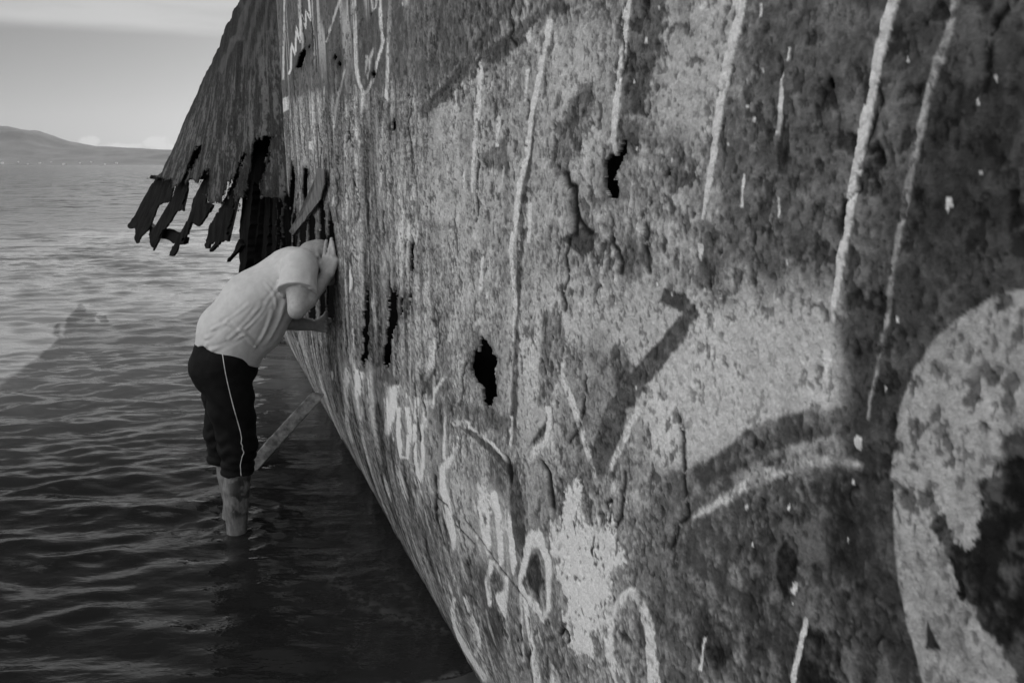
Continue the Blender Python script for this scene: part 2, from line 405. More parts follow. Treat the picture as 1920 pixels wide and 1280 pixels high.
def dens(pts, step=14):
    r = []
    pts = [tuple(map(float, p)) for p in pts]
    for a, b in zip(pts[:-1], pts[1:]):
        n = max(1, int(math.hypot(b[0] - a[0], b[1] - a[1]) / step))
        r += [tuple(a[c] + (b[c] - a[c]) * k / n for c in range(len(a))) for k in range(n)]
    return r + [pts[-1]]
# ---- rust: the colour of the steel itself
FS = foreshort(GS)
n_big = fbm(GS * 1.6, GZ * 1.4, 5, 0)
n_mid = fbm(GS * 9, GZ * 7, 5, 1)
n_fin = fbm(GS * 45, GZ * 40, 4, 2)
n_str = fbm(GS * 22, GZ * 2.3, 5, 3)            # run-off streaks down the plate
n_edge = (fbm(GS * 30, GZ * 26, 4, 4) - .5)      # raggedness of every paint edge
n_edge2 = (fbm(GS * 150, GZ * 130, 3, 6) - .5)
alb = 0.155 + 0.13 * (n_big - .5) + 0.06 * (n_mid - .5) + 0.13 * (n_fin - .5) + 0.16 * n_edge2
alb += 0.22 * (n_str - .5) * sst(GS, 1.0, 3.0)
alb -= .022 * sst(GS, 2.2, 3.6)
relief = np.zeros_like(alb)                       # metres, outwards
def paint(px, val, op=1.0, soft=.004, rag=.012, wear=0.0, step=14, var=.25, lift=0.0):
    pts = dens(list(px) + [px[0]], step)[:-1]
    _cover(on_hull(pts), val, op, soft, rag, wear, var, lift)
def _cover(poly, val, op, soft, rag, wear, var, lift):
    global alb, relief
    fz = float(np.clip(np.median(poly[:, 0]) * .93 / 2.0, .3, 1.0)); rag = rag * fz; soft = soft * max(fz, .5)
    r = sdist(poly, soft + rag + .02)
    if r is None: return
    sl, d = r
    ff = FS[sl] ** .35
    c = 1 - sst(d + (n_edge[sl] * 2 * rag + n_edge2[sl] * rag) * 1.0, -soft, soft)
    c = c * op
    if val > .3 and soft > .0018: wear = min(.85, wear * 2.0); c = c * (1 - .55 * sst(n_str[sl], .47, .62) * (wear > .3))
    if wear: c = c * (1 - wear * sst(.6 * n_fin[sl] + .25 * n_mid[sl] + .3 * n_edge2[sl], .425 - .10, .425 + .10))
    v = val * (1 + var * ((n_mid[sl] - .5) * 1.6 + (n_fin[sl] - .5)))
    alb[sl] = alb[sl] * (1 - c) + v * c
    if lift: relief[sl] += lift * c
def stroke(px, val, wd, op=1.0, soft=.003, rag=.006, wear=0.0, var=.2, lift=0.0, wob=0.0):
    """a brush or spray stroke: centre line with width (pixels of the tracing) -> outline on the plate"""
    pts = dens([(*p[:2], (p[2] if len(p) > 2 else wd)) for p in px], 9)
    L, Rr = [], []
    for k, p in enumerate(pts):
        a = pts[max(k - 1, 0)]; b = pts[min(k + 1, len(pts) - 1)]
        tx, ty = b[0] - a[0], b[1] - a[1]; l = math.hypot(tx, ty) + 1e-9
        wv = p[2] / 2 * (1 + .9 * wob * rng.normal(0, 1)); o = 0.0
        L.append((p[0] - ty / l * (wv + o), p[1] + tx / l * (wv + o))); Rr.append((p[0] + ty / l * (wv - o), p[1] - tx / l * (wv - o)))
    _cover(on_hull(L + Rr[::-1]), val, op, soft, rag, wear, var, lift)
exec_paint = True
# ==== dark and light grounds
zz = sst(GS, 0.62, 1.15)
paint([(1400, -40), (1960, -40), (1960, 560), (1840, 560), (1700, 560), (1560, 540), (1440, 520), (1350, 480), (1330, 300), (1400, 150)], .085, .9, .05, .05, .25, 40)
paint([(1650, -40), (1960, -40), (1960, 560), (1830, 560), (1700, 640), (1660, 560), (1680, 420), (1720, 200)], .068, .85, .05, .04, .25, 40)
paint([(1750, 120), (1900, 60), (1940, 420), (1850, 540), (1720, 480), (1720, 300)], .042, .8, .05, .04, .3, 40)
paint([(1830, -30), (1900, -30), (1890, 90), (1800, 220), (1790, 120)], .11, .7, .03, .03, .5, 30)
# pale sprayed band across the middle
paint([(960, 520), (1040, 505), (1150, 545), (1240, 560), (1300, 560), (1420, 560), (1560, 560), (1575, 640), (1590, 770), (1470, 800), (1390, 840), (1300, 900), (1210, 910), (1190, 780), (1000, 830), (945, 840), (925, 690)], .245, .85, .06, .02, .5, 24)
paint([(1210, 560), (1560, 580), (1580, 700), (1560, 770), (1400, 830), (1300, 880), (1220, 860), (1200, 780)], .285, .7, .08, .02, .45, 24)
paint([(880, 300), (1020, 120), (1150, 60), (1160, 250), (1100, 420), (960, 460), (900, 560), (850, 600), (820, 440)], .24, .55, .04, .04, .5, 24)
paint([(1230, 20), (1380, 0), (1370, 110), (1330, 260), (1240, 250), (1225, 140)], .26, .75, .02, .02, .45, 24)
paint([(830, 160), (905, 110), (900, 300), (850, 420), (790, 400), (800, 260)], .27, .6, .02, .02, .5, 20)
paint([(1030, 60), (1110, 30), (1100, 180), (1040, 190)], .27, .6, .02, .02, .5, 20)
# lower right corner: darker ground
paint([(1240, 900), (1380, 850), (1560, 870), (1600, 1000), (1660, 1300), (1230, 1300), (1180, 1100)], .075, .85, .03, .04, .45, 30)
paint([(1420, 950), (1600, 900), (1640, 1300), (1400, 1300), (1380, 1100)], .045, .6, .03, .04, .5, 30)
# big letter at the right
paint([(1660, 500), (1760, 545), (1860, 520), (1960, 520), (1960, 1320), (1640, 1320), (1600, 1150), (1585, 950), (1600, 760), (1585, 620)], .05, .92, .05, .008, .2, 24)
paint([(1960, 540), (1880, 548), (1820, 580), (1760, 630), (1710, 700), (1685, 780), (1675, 900), (1678, 1000), (1690, 1110), (1712, 1200), (1745, 1320), (1960, 1320)], .215, .97, .0035, .003, .22, 18)
paint([(1880, 840), (1940, 780), (1960, 780), (1960, 1000), (1905, 985), (1888, 900)], .05, .9, .012, .07, .4, 16)
paint([(1762, 985), (1775, 980), (1800, 1030), (1822, 1035), (1835, 960), (1832, 900), (1858, 885), (1900, 870), (1960, 860), (1960, 1320), (1915, 1320), (1900, 1215), (1862, 1180), (1838, 1140), (1808, 1112), (1800, 1070), (1785, 1035)], .018, .95, .004, .05, .3, 12)
paint([(1742, 1160), (1765, 1218), (1738, 1215)], .035, .95, .003, .003, 0, 12)
paint([(1655, 1195), (1690, 1320), (1640, 1320)], .13, .8, .004, .004, .3, 20)
# curved dark band running into it
stroke([(1310, 900, 40), (1370, 862, 50), (1430, 822, 58), (1500, 800, 56), (1570, 792, 50), (1640, 800, 40)], .068, 50, .9, .006, .010, .4)
paint([(1578, 560), (1640, 520), (1690, 560), (1650, 800), (1620, 900), (1590, 820), (1598, 690)], .055, .88, .05, .012, .25, 20)
# scraped pale arc below the band
stroke([(1296, 972, 14), (1340, 945, 20), (1390, 912, 20), (1440, 890, 20), (1500, 868, 20), (1560, 862, 16), (1620, 872, 10)], .33, 18, .85, .006, .012, .55, lift=.001)
stroke([(1370, 905, 30), (1430, 885, 24)], .25, 24, .6, .01, .015, .6)
# ringed oval
stroke([(1478, 1165, 14), (1452, 1100, 16), (1448, 1040, 16), (1470, 985, 18), (1500, 1000, 20), (1515, 1050, 18), (1505, 1110, 18), (1482, 1165, 12)], .11, 16, .8, .006, .006, .3)
paint([(1470, 1010), (1496, 1040), (1494, 1090), (1470, 1120), (1455, 1080), (1455, 1035)], .022, .9, .006, .006, .1, 16)
paint([(1515, 960), (1545, 1000), (1548, 1060), (1520, 1040), (1505, 990)], .15, .6, .01, .012, .5, 16)
paint([(1575, 860), (1600, 960), (1605, 1080), (1570, 1040), (1560, 940)], .025, .6, .02, .02, .3, 16)
paint([(1500, 1170), (1560, 1190), (1560, 1290), (1500, 1300)], .02, .8, .01, .012, .3, 16)
paint([(1320, 1130), (1370, 1180), (1360, 1260), (1310, 1240)], .025, .7, .02, .02, .3, 16)
# ==== dark strokes
stroke([(1240, 552, 26), (1272, 566, 32), (1292, 586, 34), (1270, 622, 32), (1232, 668, 32), (1190, 720, 36), (1158, 762, 40), (1140, 830, 52), (1128, 890, 50)], .064, 32, .93, .003, .007, .18)
stroke([(790, 215, 16), (860, 150, 28), (920, 105, 32), (980, 62, 34), (1060, 0, 40)], .065, 30, .9, .004, .008, .25)
stroke([(806, 190, 8), (866, 130, 18), (920, 60, 18), (960, -10, 20)], .05, 16, .8, .004, .008, .3)
paint([(1180, -10), (1246, -10), (1238, 60), (1226, 120), (1204, 218), (1166, 214), (1166, 140), (1178, 60)], .068, .9, .006, .008, .25, 16)
paint([(1155, 225), (1196, 222), (1190, 290), (1160, 262)], .075, .8, .006, .008, .25, 14)
paint([(1085, 158), (1112, 152), (1102, 240), (1070, 300), (1040, 335), (1030, 300), (1055, 210)], .085, .75, .008, .015, .35, 14)
paint([(898, 292), (948, 255), (952, 328), (908, 318)], .075, .8, .006, .01, .3, 14)
paint([(1046, 447), (1086, 426), (1115, 438), (1108, 470), (1090, 480)], .06, .92, .003, .004, .1, 12)
stroke([(1003, 195, 6), (990, 300, 9), (975, 420, 12), (968, 560, 11), (965, 700, 11), (962, 835, 14)], .06, 10, .85, .003, .004, .2)
stroke([(1335, 425, 46), (1322, 540, 34)], .07, 40, .75, .01, .01, .35)
paint([(1175, 440), (1215, 470), (1195, 525), (1150, 510)], .075, .7, .01, .012, .35, 12)
paint([(1060, 660), (1110, 640), (1180, 700), (1170, 900), (1140, 930), (1050, 900), (1045, 760)], .095, .6, .02, .03, .4, 18)
paint([(1015, 590), (1040, 580), (1062, 640), (1035, 760), (1010, 760), (1012, 660)], .07, .75, .008, .012, .35, 14)
paint([(1140, 655), (1172, 650), (1180, 720), (1150, 740)], .065, .75, .008, .012, .35, 14)
paint([(992, 838), (1010, 806), (1032, 780), (1030, 812), (1008, 826)], .05, .9, .003, .003, .1, 10)
stroke([(862, 795, 12), (900, 822, 14), (935, 856, 14), (958, 885, 12)], .06, 14, .9, .003, .004, .2)
stroke([(845, 760, 30), (900, 780, 34), (955, 800, 40)], .07, 34, .7, .01, .012, .35)
stroke([(962, 865, 22), (970, 950, 26), (975, 1040, 24), (978, 1120, 16)], .055, 24, .9, .004, .006, .2)
paint([(912, 838), (948, 890), (945, 930), (918, 905)], .055, .75, .006, .01, .3, 12)
paint([(786, 700), (815, 690), (822, 720), (800, 750)], .06, .85, .003, .004, .15, 10)
paint([(716, 690), (750, 712), (742, 722), (716, 712)], .08, .85, .003, .004, .15, 10)
paint([(866, 1040), (890, 1050), (888, 1130), (862, 1110)], .05, .7, .012, .015, .3, 12)
paint([(905, 1040), (930, 1080), (918, 1120), (900, 1090)], .055, .8, .006, .008, .2, 12)
paint([(925, 1120), (945, 1170), (940, 1230), (905, 1180)], .05, .8, .008, .01, .25, 12)
# ==== white strokes
WHT = .62
stroke([(1036, 26, 12), (1010, 50, 20), (985, 74, 16)], .42, 14, .8, .004, .006, .4)
stroke([(1030, 38, 10), (1020, 85, 9), (1005, 160, 8), (995, 220, 9), (985, 290, 8), (972, 350, 8), (962, 430, 8), (955, 470, 5)], .5, 8, .92, .002, .002, .2, lift=.0012, wob=.12)
stroke([(955, 470, 6), (963, 560, 7), (960, 640, 6)], .36, 6, .6, .002, .003, .5)
stroke([(958, 780, 5), (958, 835, 5)], .42, 5, .8, .002, .002, .3)
stroke([(868, 164, 14), (890, 138, 18), (906, 118, 14)], .42, 14, .8, .004, .005, .4)
stroke([(900, 132, 9), (896, 185, 10), (890, 240, 7), (886, 300, 6), (883, 362, 4)], .45, 8, .9, .002, .002, .25, lift=.001, wob=.12)
stroke([(868, 320, 4), (867, 358, 4)], .4, 4, .8, .002, .002, .3)
stroke([(987, 130, 4), (982, 190, 4)], .45, 4, .8, .002, .002, .3)
stroke([(934, 220, 4), (929, 275, 5)], .45, 4, .85, .002, .002, .3)
stroke([(992, 380, 4), (989, 455, 5)], .5, 4, .8, .002, .002, .3)
stroke([(901, 480, 6), (900, 530, 7), (895, 570, 4)], .45, 6, .9, .002, .002, .2)
paint([(893, 590), (902, 594), (900, 612), (890, 610)], .38, .8, .002, .003, .2, 8)
paint([(908, 548), (912, 548), (912, 560), (907, 560)], .4, .8, .002, .002, .2, 8)
stroke([(1178, -10, 12), (1172, 50, 9), (1164, 110, 10), (1156, 180, 9), (1150, 230, 9), (1149, 262, 7), (1154, 292, 5)], .60, 9, .97, .002, .002, .1, lift=.0016, wob=.12)
stroke([(1388, 0, 16), (1376, 60, 16), (1360, 120, 15), (1350, 180, 14), (1340, 250, 12), (1333, 310, 11), (1330, 330, 9), (1322, 375, 9), (1315, 410, 3)], .60, 13, .97, .002, .002, .1, lift=.0018, wob=.10)
stroke([(1300, 14, 22), (1345, 8, 26), (1392, -4, 20)], .42, 24, .8, .005, .005, .45)
stroke([(1676, -10, 20), (1662, 45, 18), (1648, 100, 17), (1635, 170, 15), (1622, 230, 17), (1612, 290, 16), (1600, 360, 15), (1590, 430, 13), (1578, 490, 14), (1570, 545, 9), (1563, 600, 5)], .62, 16, .98, .0016, .0016, .08, lift=.0022, wob=.08)
paint([(1546, 655), (1560, 660), (1561, 685), (1553, 690), (1552, 714), (1546, 712)], .64, .98, .0012, .001, 0, 8)
stroke([(1792, -10, 16), (1778, 60, 14), (1757, 120, 18), (1738, 180, 12), (1722, 260, 16), (1708, 320, 14), (1695, 390, 12), (1684, 450, 12), (1674, 520, 9), (1664, 600, 9), (1648, 690, 8), (1634, 740, 5), (1628, 785, 4)], .24, 12, .85, .003, .004, .45, lift=.001, wob=.15)
stroke([(1464, 135, 5), (1461, 180, 6), (1455, 252, 6)], .5, 5, .95, .0015, .001, .1, wob=.1)
stroke([(1476, 90, 4), (1474, 112, 5)], .5, 4, .95, .0015, .001, .1)
stroke([(1424, 8, 4), (1422, 30, 4)], .5, 4, .95, .0015, .001, .1)
stroke([(1394, 328, 5), (1390, 388, 5)], .5, 5, .95, .0015, .001, .1, wob=.1)
stroke([(1460, 370, 3), (1460, 410, 4)], .4, 4, .9, .0015, .001, .2)
stroke([(1512, 1158, 9), (1503, 1200, 9), (1492, 1245, 9), (1484, 1300, 8)], .5, 9, .95, .0015, .0015, .1, wob=.1)
stroke([(1493, 1092, 8), (1487, 1112, 9)], .6, 8, .95, .0012, .001, 0)
stroke([(1322, 1195, 5), (1315, 1255, 5)], .45, 5, .95, .0015, .0015, .1)
paint([(1606, 818), (1612, 815), (1619, 820), (1618, 840), (1608, 842), (1604, 832)], .72, 1, .0008, .0006, 0, 6, .05, .0015)
paint([(1307, 458), (1317, 458), (1316, 476), (1311, 490), (1306, 476)], .6, .97, .0014, .001, 0, 8)
for (x, y, r_) in ((1319, 542, 4), (1229, 532, 3), (1257, 552, 2.5), (1153, 524, 2.5), (1192, 428, 2.5), (1477, 492, 3), (1867, 148, 6), (1834, 190, 3.5), (1780, 380, 8), (1685, 598, 4), (1660, 728, 3.5), (1700, 112, 3.5), (1410, 222, 4), (1427, 132, 4), (1398, 200, 3), (1186, 152, 4), (1210, 75, 4), (1168, 112, 3), (1363, 270, 3), (1256, 300, 3), (1190, 278, 3), (1601, 902, 4), (1478, 950, 4), (1399, 950, 4), (1410, 1020, 3), (1592, 1010, 3), (1325, 1198, 3), (1486, 1130, 2.5), (1194, 726, 2.5), (963, 566, 5), (1234, 14, 2.5), (1112, 148, 3), (1840, 325, 3)):
    paint([(x - r_ * .5, y - r_), (x + r_ * .5, y - r_ * .9), (x + r_ * .6, y + r_), (x - r_ * .4, y + r_ * 1.3)], .55, .95, .0012, .001, 0, 8, .05)
stroke([(1780, 376, 8), (1774, 396, 8)], .5, 8, .9, .0012, .001, 0)
# V shaped letter strokes, lower middle
stroke([(1040, 668, 8), (1062, 725, 12), (1082, 775, 12), (1098, 830, 10), (1112, 882, 8), (1118, 905, 4)], .36, 10, .85, .003, .004, .35)
stroke([(1196, 765, 12), (1180, 800, 10), (1158, 850, 12), (1136, 895, 8)], .38, 11, .88, .003, .004, .35)
stroke([(1030, 762, 8), (1030, 800, 8), (1022, 835, 5)], .5, 8, .9, .002, .003, .25)
stroke([(1022, 828, 14), (1004, 845, 14), (992, 868, 6)], .42, 12, .85, .003, .005, .35)
stroke([(1040, 620, 5), (1024, 720, 6), (1022, 760, 6)], .36, 6, .8, .003, .003, .35)
stroke([(850, 792, 12), (880, 797, 12)], .38, 12, .85, .003, .005, .3)
stroke([(880, 800, 5), (920, 830, 5), (955, 868, 5)], .36, 5, .8, .002, .003, .4)
# white crusted blotch
paint([(1066, 912), (1088, 912), (1092, 955), (1098, 990), (1118, 985), (1118, 960), (1128, 960), (1130, 985), (1140, 962), (1158, 985), (1166, 1030), (1170, 1045), (1160, 1068), (1156, 1095), (1140, 1130), (1122, 1180), (1106, 1200), (1100, 1240), (1075, 1215), (1072, 1190), (1062, 1150), (1058, 1100), (1048, 1070), (1054, 1052), (1038, 1035), (1040, 985), (1052, 950)], .66, .98, .003, .038, .18, 10, .12, .003)
for k in range(150):
    x = rng.uniform(1045, 1165); y = rng.uniform(930, 1190); r_ = rng.uniform(.8, 3.2)
    paint([(x - r_, y), (x, y - r_ * 1.6), (x + r_, y), (x, y + r_ * 1.8)], .07, .85, .001, .002, 0, 8, .1, -.001)
for k in range(26):
    x = rng.uniform(1048, 1150); y = rng.uniform(930, 1150); L_ = rng.uniform(10, 34)
    stroke([(x, y, 1.2), (x + rng.normal(0, 3), y + L_ * .5, 2.6), (x + rng.normal(0, 4), y + L_, 1.0)], .06, 2, .85, .001, .003, 0)
# rubbed, run-down whites and darks between the letters
for pg, v_, o_ in (([(842, 900), (935, 895), (972, 1050), (950, 1085), (900, 1060), (850, 1030)], .25, .6), ([(700, 740), (800, 735), (850, 860), (900, 1000), (840, 980), (760, 860)], .22, .5), ([(985, 870), (1030, 870), (1036, 960), (990, 985)], .20, .6), ([(650, 640), (700, 690), (700, 800), (670, 780), (640, 700)], .21, .5),
                   ([(745, 870), (800, 950), (860, 1090), (830, 1110), (770, 1000)], .075, .6), ([(1040, 1140), (1100, 1250), (1090, 1300), (1020, 1300), (1020, 1180)], .085, .6), ([(860, 1000), (900, 1060), (960, 1290), (930, 1300), (880, 1150)], .08, .55), ([(1210, 860), (1260, 880), (1300, 1290), (1240, 1300)], .10, .6)):
    paint(pg, v_, o_, .02, .03, .5, 14)
for k in range(60):
    q = rng.uniform(0, 1); x = 690 + 300 * q + rng.uniform(-60, 60); y = 760 + 430 * q + rng.uniform(-130, 60); L_ = rng.uniform(25, 90)
    stroke([(x, y, 1.5), (x + L_ * .12, y + L_ * .5, rng.uniform(2.5, 6)), (x + L_ * .28, y + L_, 1.2)], rng.choice([.36, .32, .28, .055]), 3, rng.uniform(.4, .8), .003, .004, .35)
# loop letters along the bottom
stroke([(988, 1028, 9), (984, 1060, 11), (972, 1092, 10), (985, 1118, 12), (1003, 1132, 14), (1020, 1160, 10), (1030, 1140, 10), (1032, 1090, 10), (1030, 1050, 10), (1012, 1010, 14), (998, 1000, 18), (988, 1030, 8)], .5, 11, .93, .003, .005, .25, lift=.001)
paint([(1000, 1000), (1012, 990), (1024, 1010), (1030, 1046), (1008, 1024), (990, 1040), (988, 1015)], .48, .9, .004, .006, .3, 8)
paint([(1000, 1036), (1014, 1046), (1018, 1095), (1010, 1115), (990, 1095), (986, 1070)], .04, .85, .005, .006, .2, 10)
stroke([(900, 912, 10), (908, 960, 20), (912, 1010, 14), (916, 1040, 6)], .55, 14, .92, .003, .006, .3, lift=.001)
stroke([(925, 920, 12), (934, 965, 12), (938, 1030, 8), (937, 1060, 4)], .5, 10, .9, .003, .006, .3, lift=.001)
stroke([(948, 955, 8), (956, 1000, 12), (962, 1045, 8), (962, 1075, 5)], .52, 10, .9, .003, .006, .3, lift=.001)
paint([(895, 908), (925, 925), (935, 955), (900, 960)], .5, .85, .006, .012, .4, 8)
stroke([(922, 1050, 8), (915, 1090, 9), (920, 1135, 6)], .52, 8, .92, .003, .004, .25)
paint([(950, 1072), (952, 1110), (948, 1165), (942, 1150), (930, 1118), (942, 1105)], .52, .92, .003, .004, .25, 8)
stroke([(948, 1165, 8), (955, 1215, 5)], .3, 6, .7, .004, .005, .5)
stroke([(856, 818, 9), (850, 855, 9), (830, 880, 12), (830, 915, 14), (840, 955, 12), (848, 1000, 14), (852, 1028, 8)], .5, 11, .92, .003, .005, .3, lift=.001)
stroke([(834, 780, 4), (832, 860, 5)], .46, 5, .85, .002, .003, .3)
stroke([(777, 795, 6), (778, 860, 7), (783, 888, 8), (789, 902, 5), (794, 872, 6), (791, 795, 6)], .52, 6, .92, .002, .003, .2, lift=.001)
stroke([(748, 764, 7), (748, 820, 8), (752, 856, 6), (763, 858, 6), (769, 810, 6), (764, 764, 8)], .5, 7, .92, .002, .003, .25, lift=.001)
stroke([(782, 745, 8), (780, 790, 8)], .52, 8, .9, .002, .003, .25)
paint([(726, 728), (750, 720), (745, 760), (728, 815), (720, 812)], .5, .9, .006, .008, .3, 8)
stroke([(800, 750, 8), (796, 800, 9)], .36, 8, .8, .003, .004, .35)
paint([(812, 632), (820, 636), (815, 680), (800, 715), (796, 712), (806, 660)], .40, .88, .003, .004, .3, 8)
stroke([(834, 704, 5), (816, 730, 5), (810, 765, 5)], .42, 5, .85, .002, .004, .4)
stroke([(845, 610, 8), (842, 640, 6)], .4, 8, .8, .003, .004, .4)
stroke([(652, 690, 8), (648, 740, 8), (650, 790, 7), (660, 830, 4)], .42, 8, .85, .004, .006, .4)
paint([(668, 690), (682, 700), (680, 735), (668, 745)], .48, .85, .004, .006, .3, 8)
paint([(656, 500), (662, 502), (661, 540), (656, 550)], .5, .9, .002, .003, .2, 6)
stroke([(768, 420, 6), (764, 470, 8), (764, 500, 6)], .4, 7, .85, .003, .004, .3)
stroke([(985, 1128, 8), (990, 1170, 10), (1000, 1220, 11), (1012, 1300, 12)], .48, 10, .9, .003, .005, .3)
stroke([(973, 1110, 6), (976, 1160, 8), (982, 1240, 6)], .36, 7, .75, .003, .005, .45)
stroke([(1170, 1300, 16), (1145, 1230, 16), (1144, 1180, 16), (1152, 1140, 18), (1185, 1105, 16), (1206, 1130, 16), (1222, 1190, 20), (1228, 1300, 22)], .45, 16, .9, .004, .007, .35, lift=.001)
paint([(1036, 1245), (1050, 1260), (1052, 1300), (1030, 1300)], .4, .8, .005, .008, .3, 8)
stroke([(851, 1120, 6), (848, 1145, 6), (852, 1175, 7), (864, 1200, 8), (878, 1224, 9), (896, 1252, 10), (912, 1276, 10)], .48, 7, .9, .002, .003, .3)
stroke([(871, 1121, 7), (880, 1150, 7), (892, 1178, 6), (898, 1205, 7), (892, 1230, 6)], .46, 6, .9, .002, .003, .3)
stroke([(856, 1140, 4), (868, 1190, 5), (884, 1225, 5)], .36, 4, .8, .002, .003, .4)
stroke([(1176, 920, 10), (1170, 960, 8)], .38, 9, .8, .004, .006, .4)
paint([(1148, 900), (1158, 900), (1154, 922), (1146, 920)], .32, .8, .004, .004, .3, 8)
# upper bow end of the main plating: fields of fine runs
upl = sst(GS, 2.45, 3.0) * (1 - sst(GS, S_FOLD - .05, S_FOLD)) * sst(GZ, 1.95, 2.3)
alb = alb * (1 - .82 * upl) + .085 * upl * (1 + .5 * (n_mid - .5) + .3 * (n_fin - .5))
runs = fbm(GS * 11, GZ * .55, 3, 5)
paint([(528, -20), (1010, -20), (960, 30), (900, 95), (840, 150), (800, 190), (740, 150), (690, 175), (640, 190), (600, 170), (528, 190)], .082, .85, .02, .02, .3, 24)
rk = sst(runs, .585, .615) * upl * sst(vn(GS * 7, GZ * 2.2, 2), .35, .5)
alb = alb * (1 - .7 * rk) + .26 * .7 * rk
stroke([(664, -10, 9), (668, 60, 8), (669, 120, 8), (674, 155, 7), (684, 178, 6), (697, 155, 6), (712, 110, 6), (720, 80, 6), (716, 40, 5), (714, -10, 5)], .36, 7, .9, .002, .002, .25)
stroke([(733, -10, 6), (730, 70, 6), (727, 190, 5)], .34, 6, .85, .002, .002, .3)
stroke([(697, -10, 4), (699, 20, 5), (706, 15, 4), (708, -10, 4)], .34, 4, .85, .002, .002, .3)
stroke([(688, 104, 6), (688, 145, 9), (694, 112, 5), (700, 90, 3)], .3, 6, .85, .002, .002, .3)
stroke([(684, 170, 14), (684, 205, 14)], .33, 14, .8, .003, .005, .4)
stroke([(578, -10, 3), (583, 40, 4), (574, 20, 3), (573, 55, 4), (565, 25, 3), (563, 80, 4), (556, 50, 3), (554, 105, 4), (547, 80, 3), (545, 130, 4), (541, 140, 3)], .36, 3.5, .9, .001, .001, .15)
stroke([(533, -10, 3), (531, 150, 4)], .3, 3, .8, .002, .002, .3)
stroke([(760, 10, 12), (768, -10, 8)], .34, 10, .8, .003, .004, .35)
stroke([(640, -10, 4), (625, 40, 4), (612, 80, 3)], .28, 4, .8, .001, .001, .3)
stroke([(648, 130, 3), (630, 200, 5), (626, 240, 4)], .24, 4, .8, .002, .002, .4)
paint([(530, 185), (540, 180), (542, 205), (532, 210)], .3, .85, .003, .005, .4, 6)
paint([(577, 266), (587, 264), (587, 282), (576, 280)], .34, .9, .003, .004, .3, 5)
# flakes and short runs caught in the grain of the plate
for k in range(230):
    x = rng.uniform(535, 985); y = rng.uniform(150, 900)
    if x < 560 + max(0, y - 640) * .9: continue
    L_ = rng.uniform(8, 46); wv = rng.uniform(1.5, 4.5); lean = rng.normal(0, .06)
    stroke([(x, y, wv * .6), (x + lean * L_ * .5 + rng.normal(0, 1), y + L_ * .5, wv), (x + lean * L_, y + L_, wv * .5)], rng.choice([.30, .26, .24, .06, .05]), wv, rng.uniform(.5, .9), .002, .003, .3)
for k in range(46):
    x = rng.uniform(640, 1250); y = rng.uniform(180, 900); a_, b2 = rng.uniform(5, 18), rng.uniform(8, 34)
    th = np.sort(rng.uniform(0, 6.28, 7))
    paint([(x + a_ * math.cos(q) * rng.uniform(.5, 1.2), y + b2 * math.sin(q) * rng.uniform(.5, 1.2)) for q in th], rng.choice([.22, .10, .10, .12]), rng.uniform(.3, .6), .006, .008, .5, 8)
# the bow plating beyond the fold: darker paint above, bare rust below
bow = sst(GS, S_FOLD - .03, S_FOLD + .03) * sst(GZ, .5, .75)
alb = alb * (1 - bow) + bow * (0.038 + .045 * (n_mid - .5) + .015 * (n_str - .5) + .05 * (n_fin - .5))
up = bow * sst(GZ + .5 * (n_big - .5), 2.25, 2.75)
alb = alb * (1 - .8 * up) + .8 * up * (.024 + .012 * (n_mid - .5))
for (p, wd) in (([(470, -10), (447, 60), (434, 82), (413, 135)], 9), ([(488, -10), (470, 60), (454, 126)], 8), ([(506, -10), (490, 60), (472, 126)], 8), ([(520, -10), (508, 60), (498, 122)], 6),
                ([(524, 0), (519, 105)], 5), ([(452, 0), (462, 30), (450, 75)], 5), ([(430, 75), (458, 72)], 7), ([(500, 62), (512, 55), (496, 92)], 5)):
    stroke(p, .075, wd, .8, .01, .01, .35)
mottle = bow * (1 - up) * sst(.5 * n_str + .5 * n_mid + .4 * (n_fin - .5), .52, .62)
alb = alb * (1 - .6 * mottle) + .6 * mottle * .11
# scale, blisters and pits of corroded steel
pit = fbm(GS * 60, GZ * 46, 3, 5); pit2 = fbm(GS * 17, GZ * 12, 4, 7)
pk = sst(pit, .61, .67) * sst(n_mid, .46, .58) * .8 * (1 - bow)
alb *= 1 - .6 * pk
relief -= .0020 * pk
pk3 = (1 - .8 * sst(alb, .4, .6)) * sst(fbm(GS * 130, GZ * 100, 3, 2), .62, .70) * sst(n_big + .5 * n_mid, .62, .8) * (1 - bow) * (1 - sst(GS, 2.5, 4)); alb *= 1 - .38 * pk3; relief -= .0014 * pk3
pk2 = .25 * sst(pit2, .66, .72) * (1 - bow); alb *= 1 - .5 * pk2; relief -= .003 * pk2
for k in range(110):          # curled rims of lifted paint
    s = rng.uniform(.6, 3.2); z = rng.uniform(.25, 2.3); r_ = rng.uniform(.004, .014)
    i0, i1 = np.searchsorted(S1, [s - 2 * r_, s + 2 * r_]); j0, j1 = np.searchsorted(Z1, [z - 3 * r_, z + 3 * r_])
    sl = (slice(i0, i1), slice(j0, j1))
    dx, dz = (GS[sl] - s), (GZ[sl] - z) / 1.45
    d = np.hypot(dx, dz) + .35 * r_ * (n_edge[sl] * 4)
    ang_ = np.arctan2(dz, dx); a0 = rng.uniform(-3, 3)
    ring = np.exp(-((d - r_) / (.13 * r_ + .0008)) ** 2) * sst(np.cos(ang_ - a0), -.5, .4)
    alb[sl] *= 1 - .75 * ring; relief[sl] += .0022 * (1 - sst(d, .6 * r_, r_)) - .002 * ring
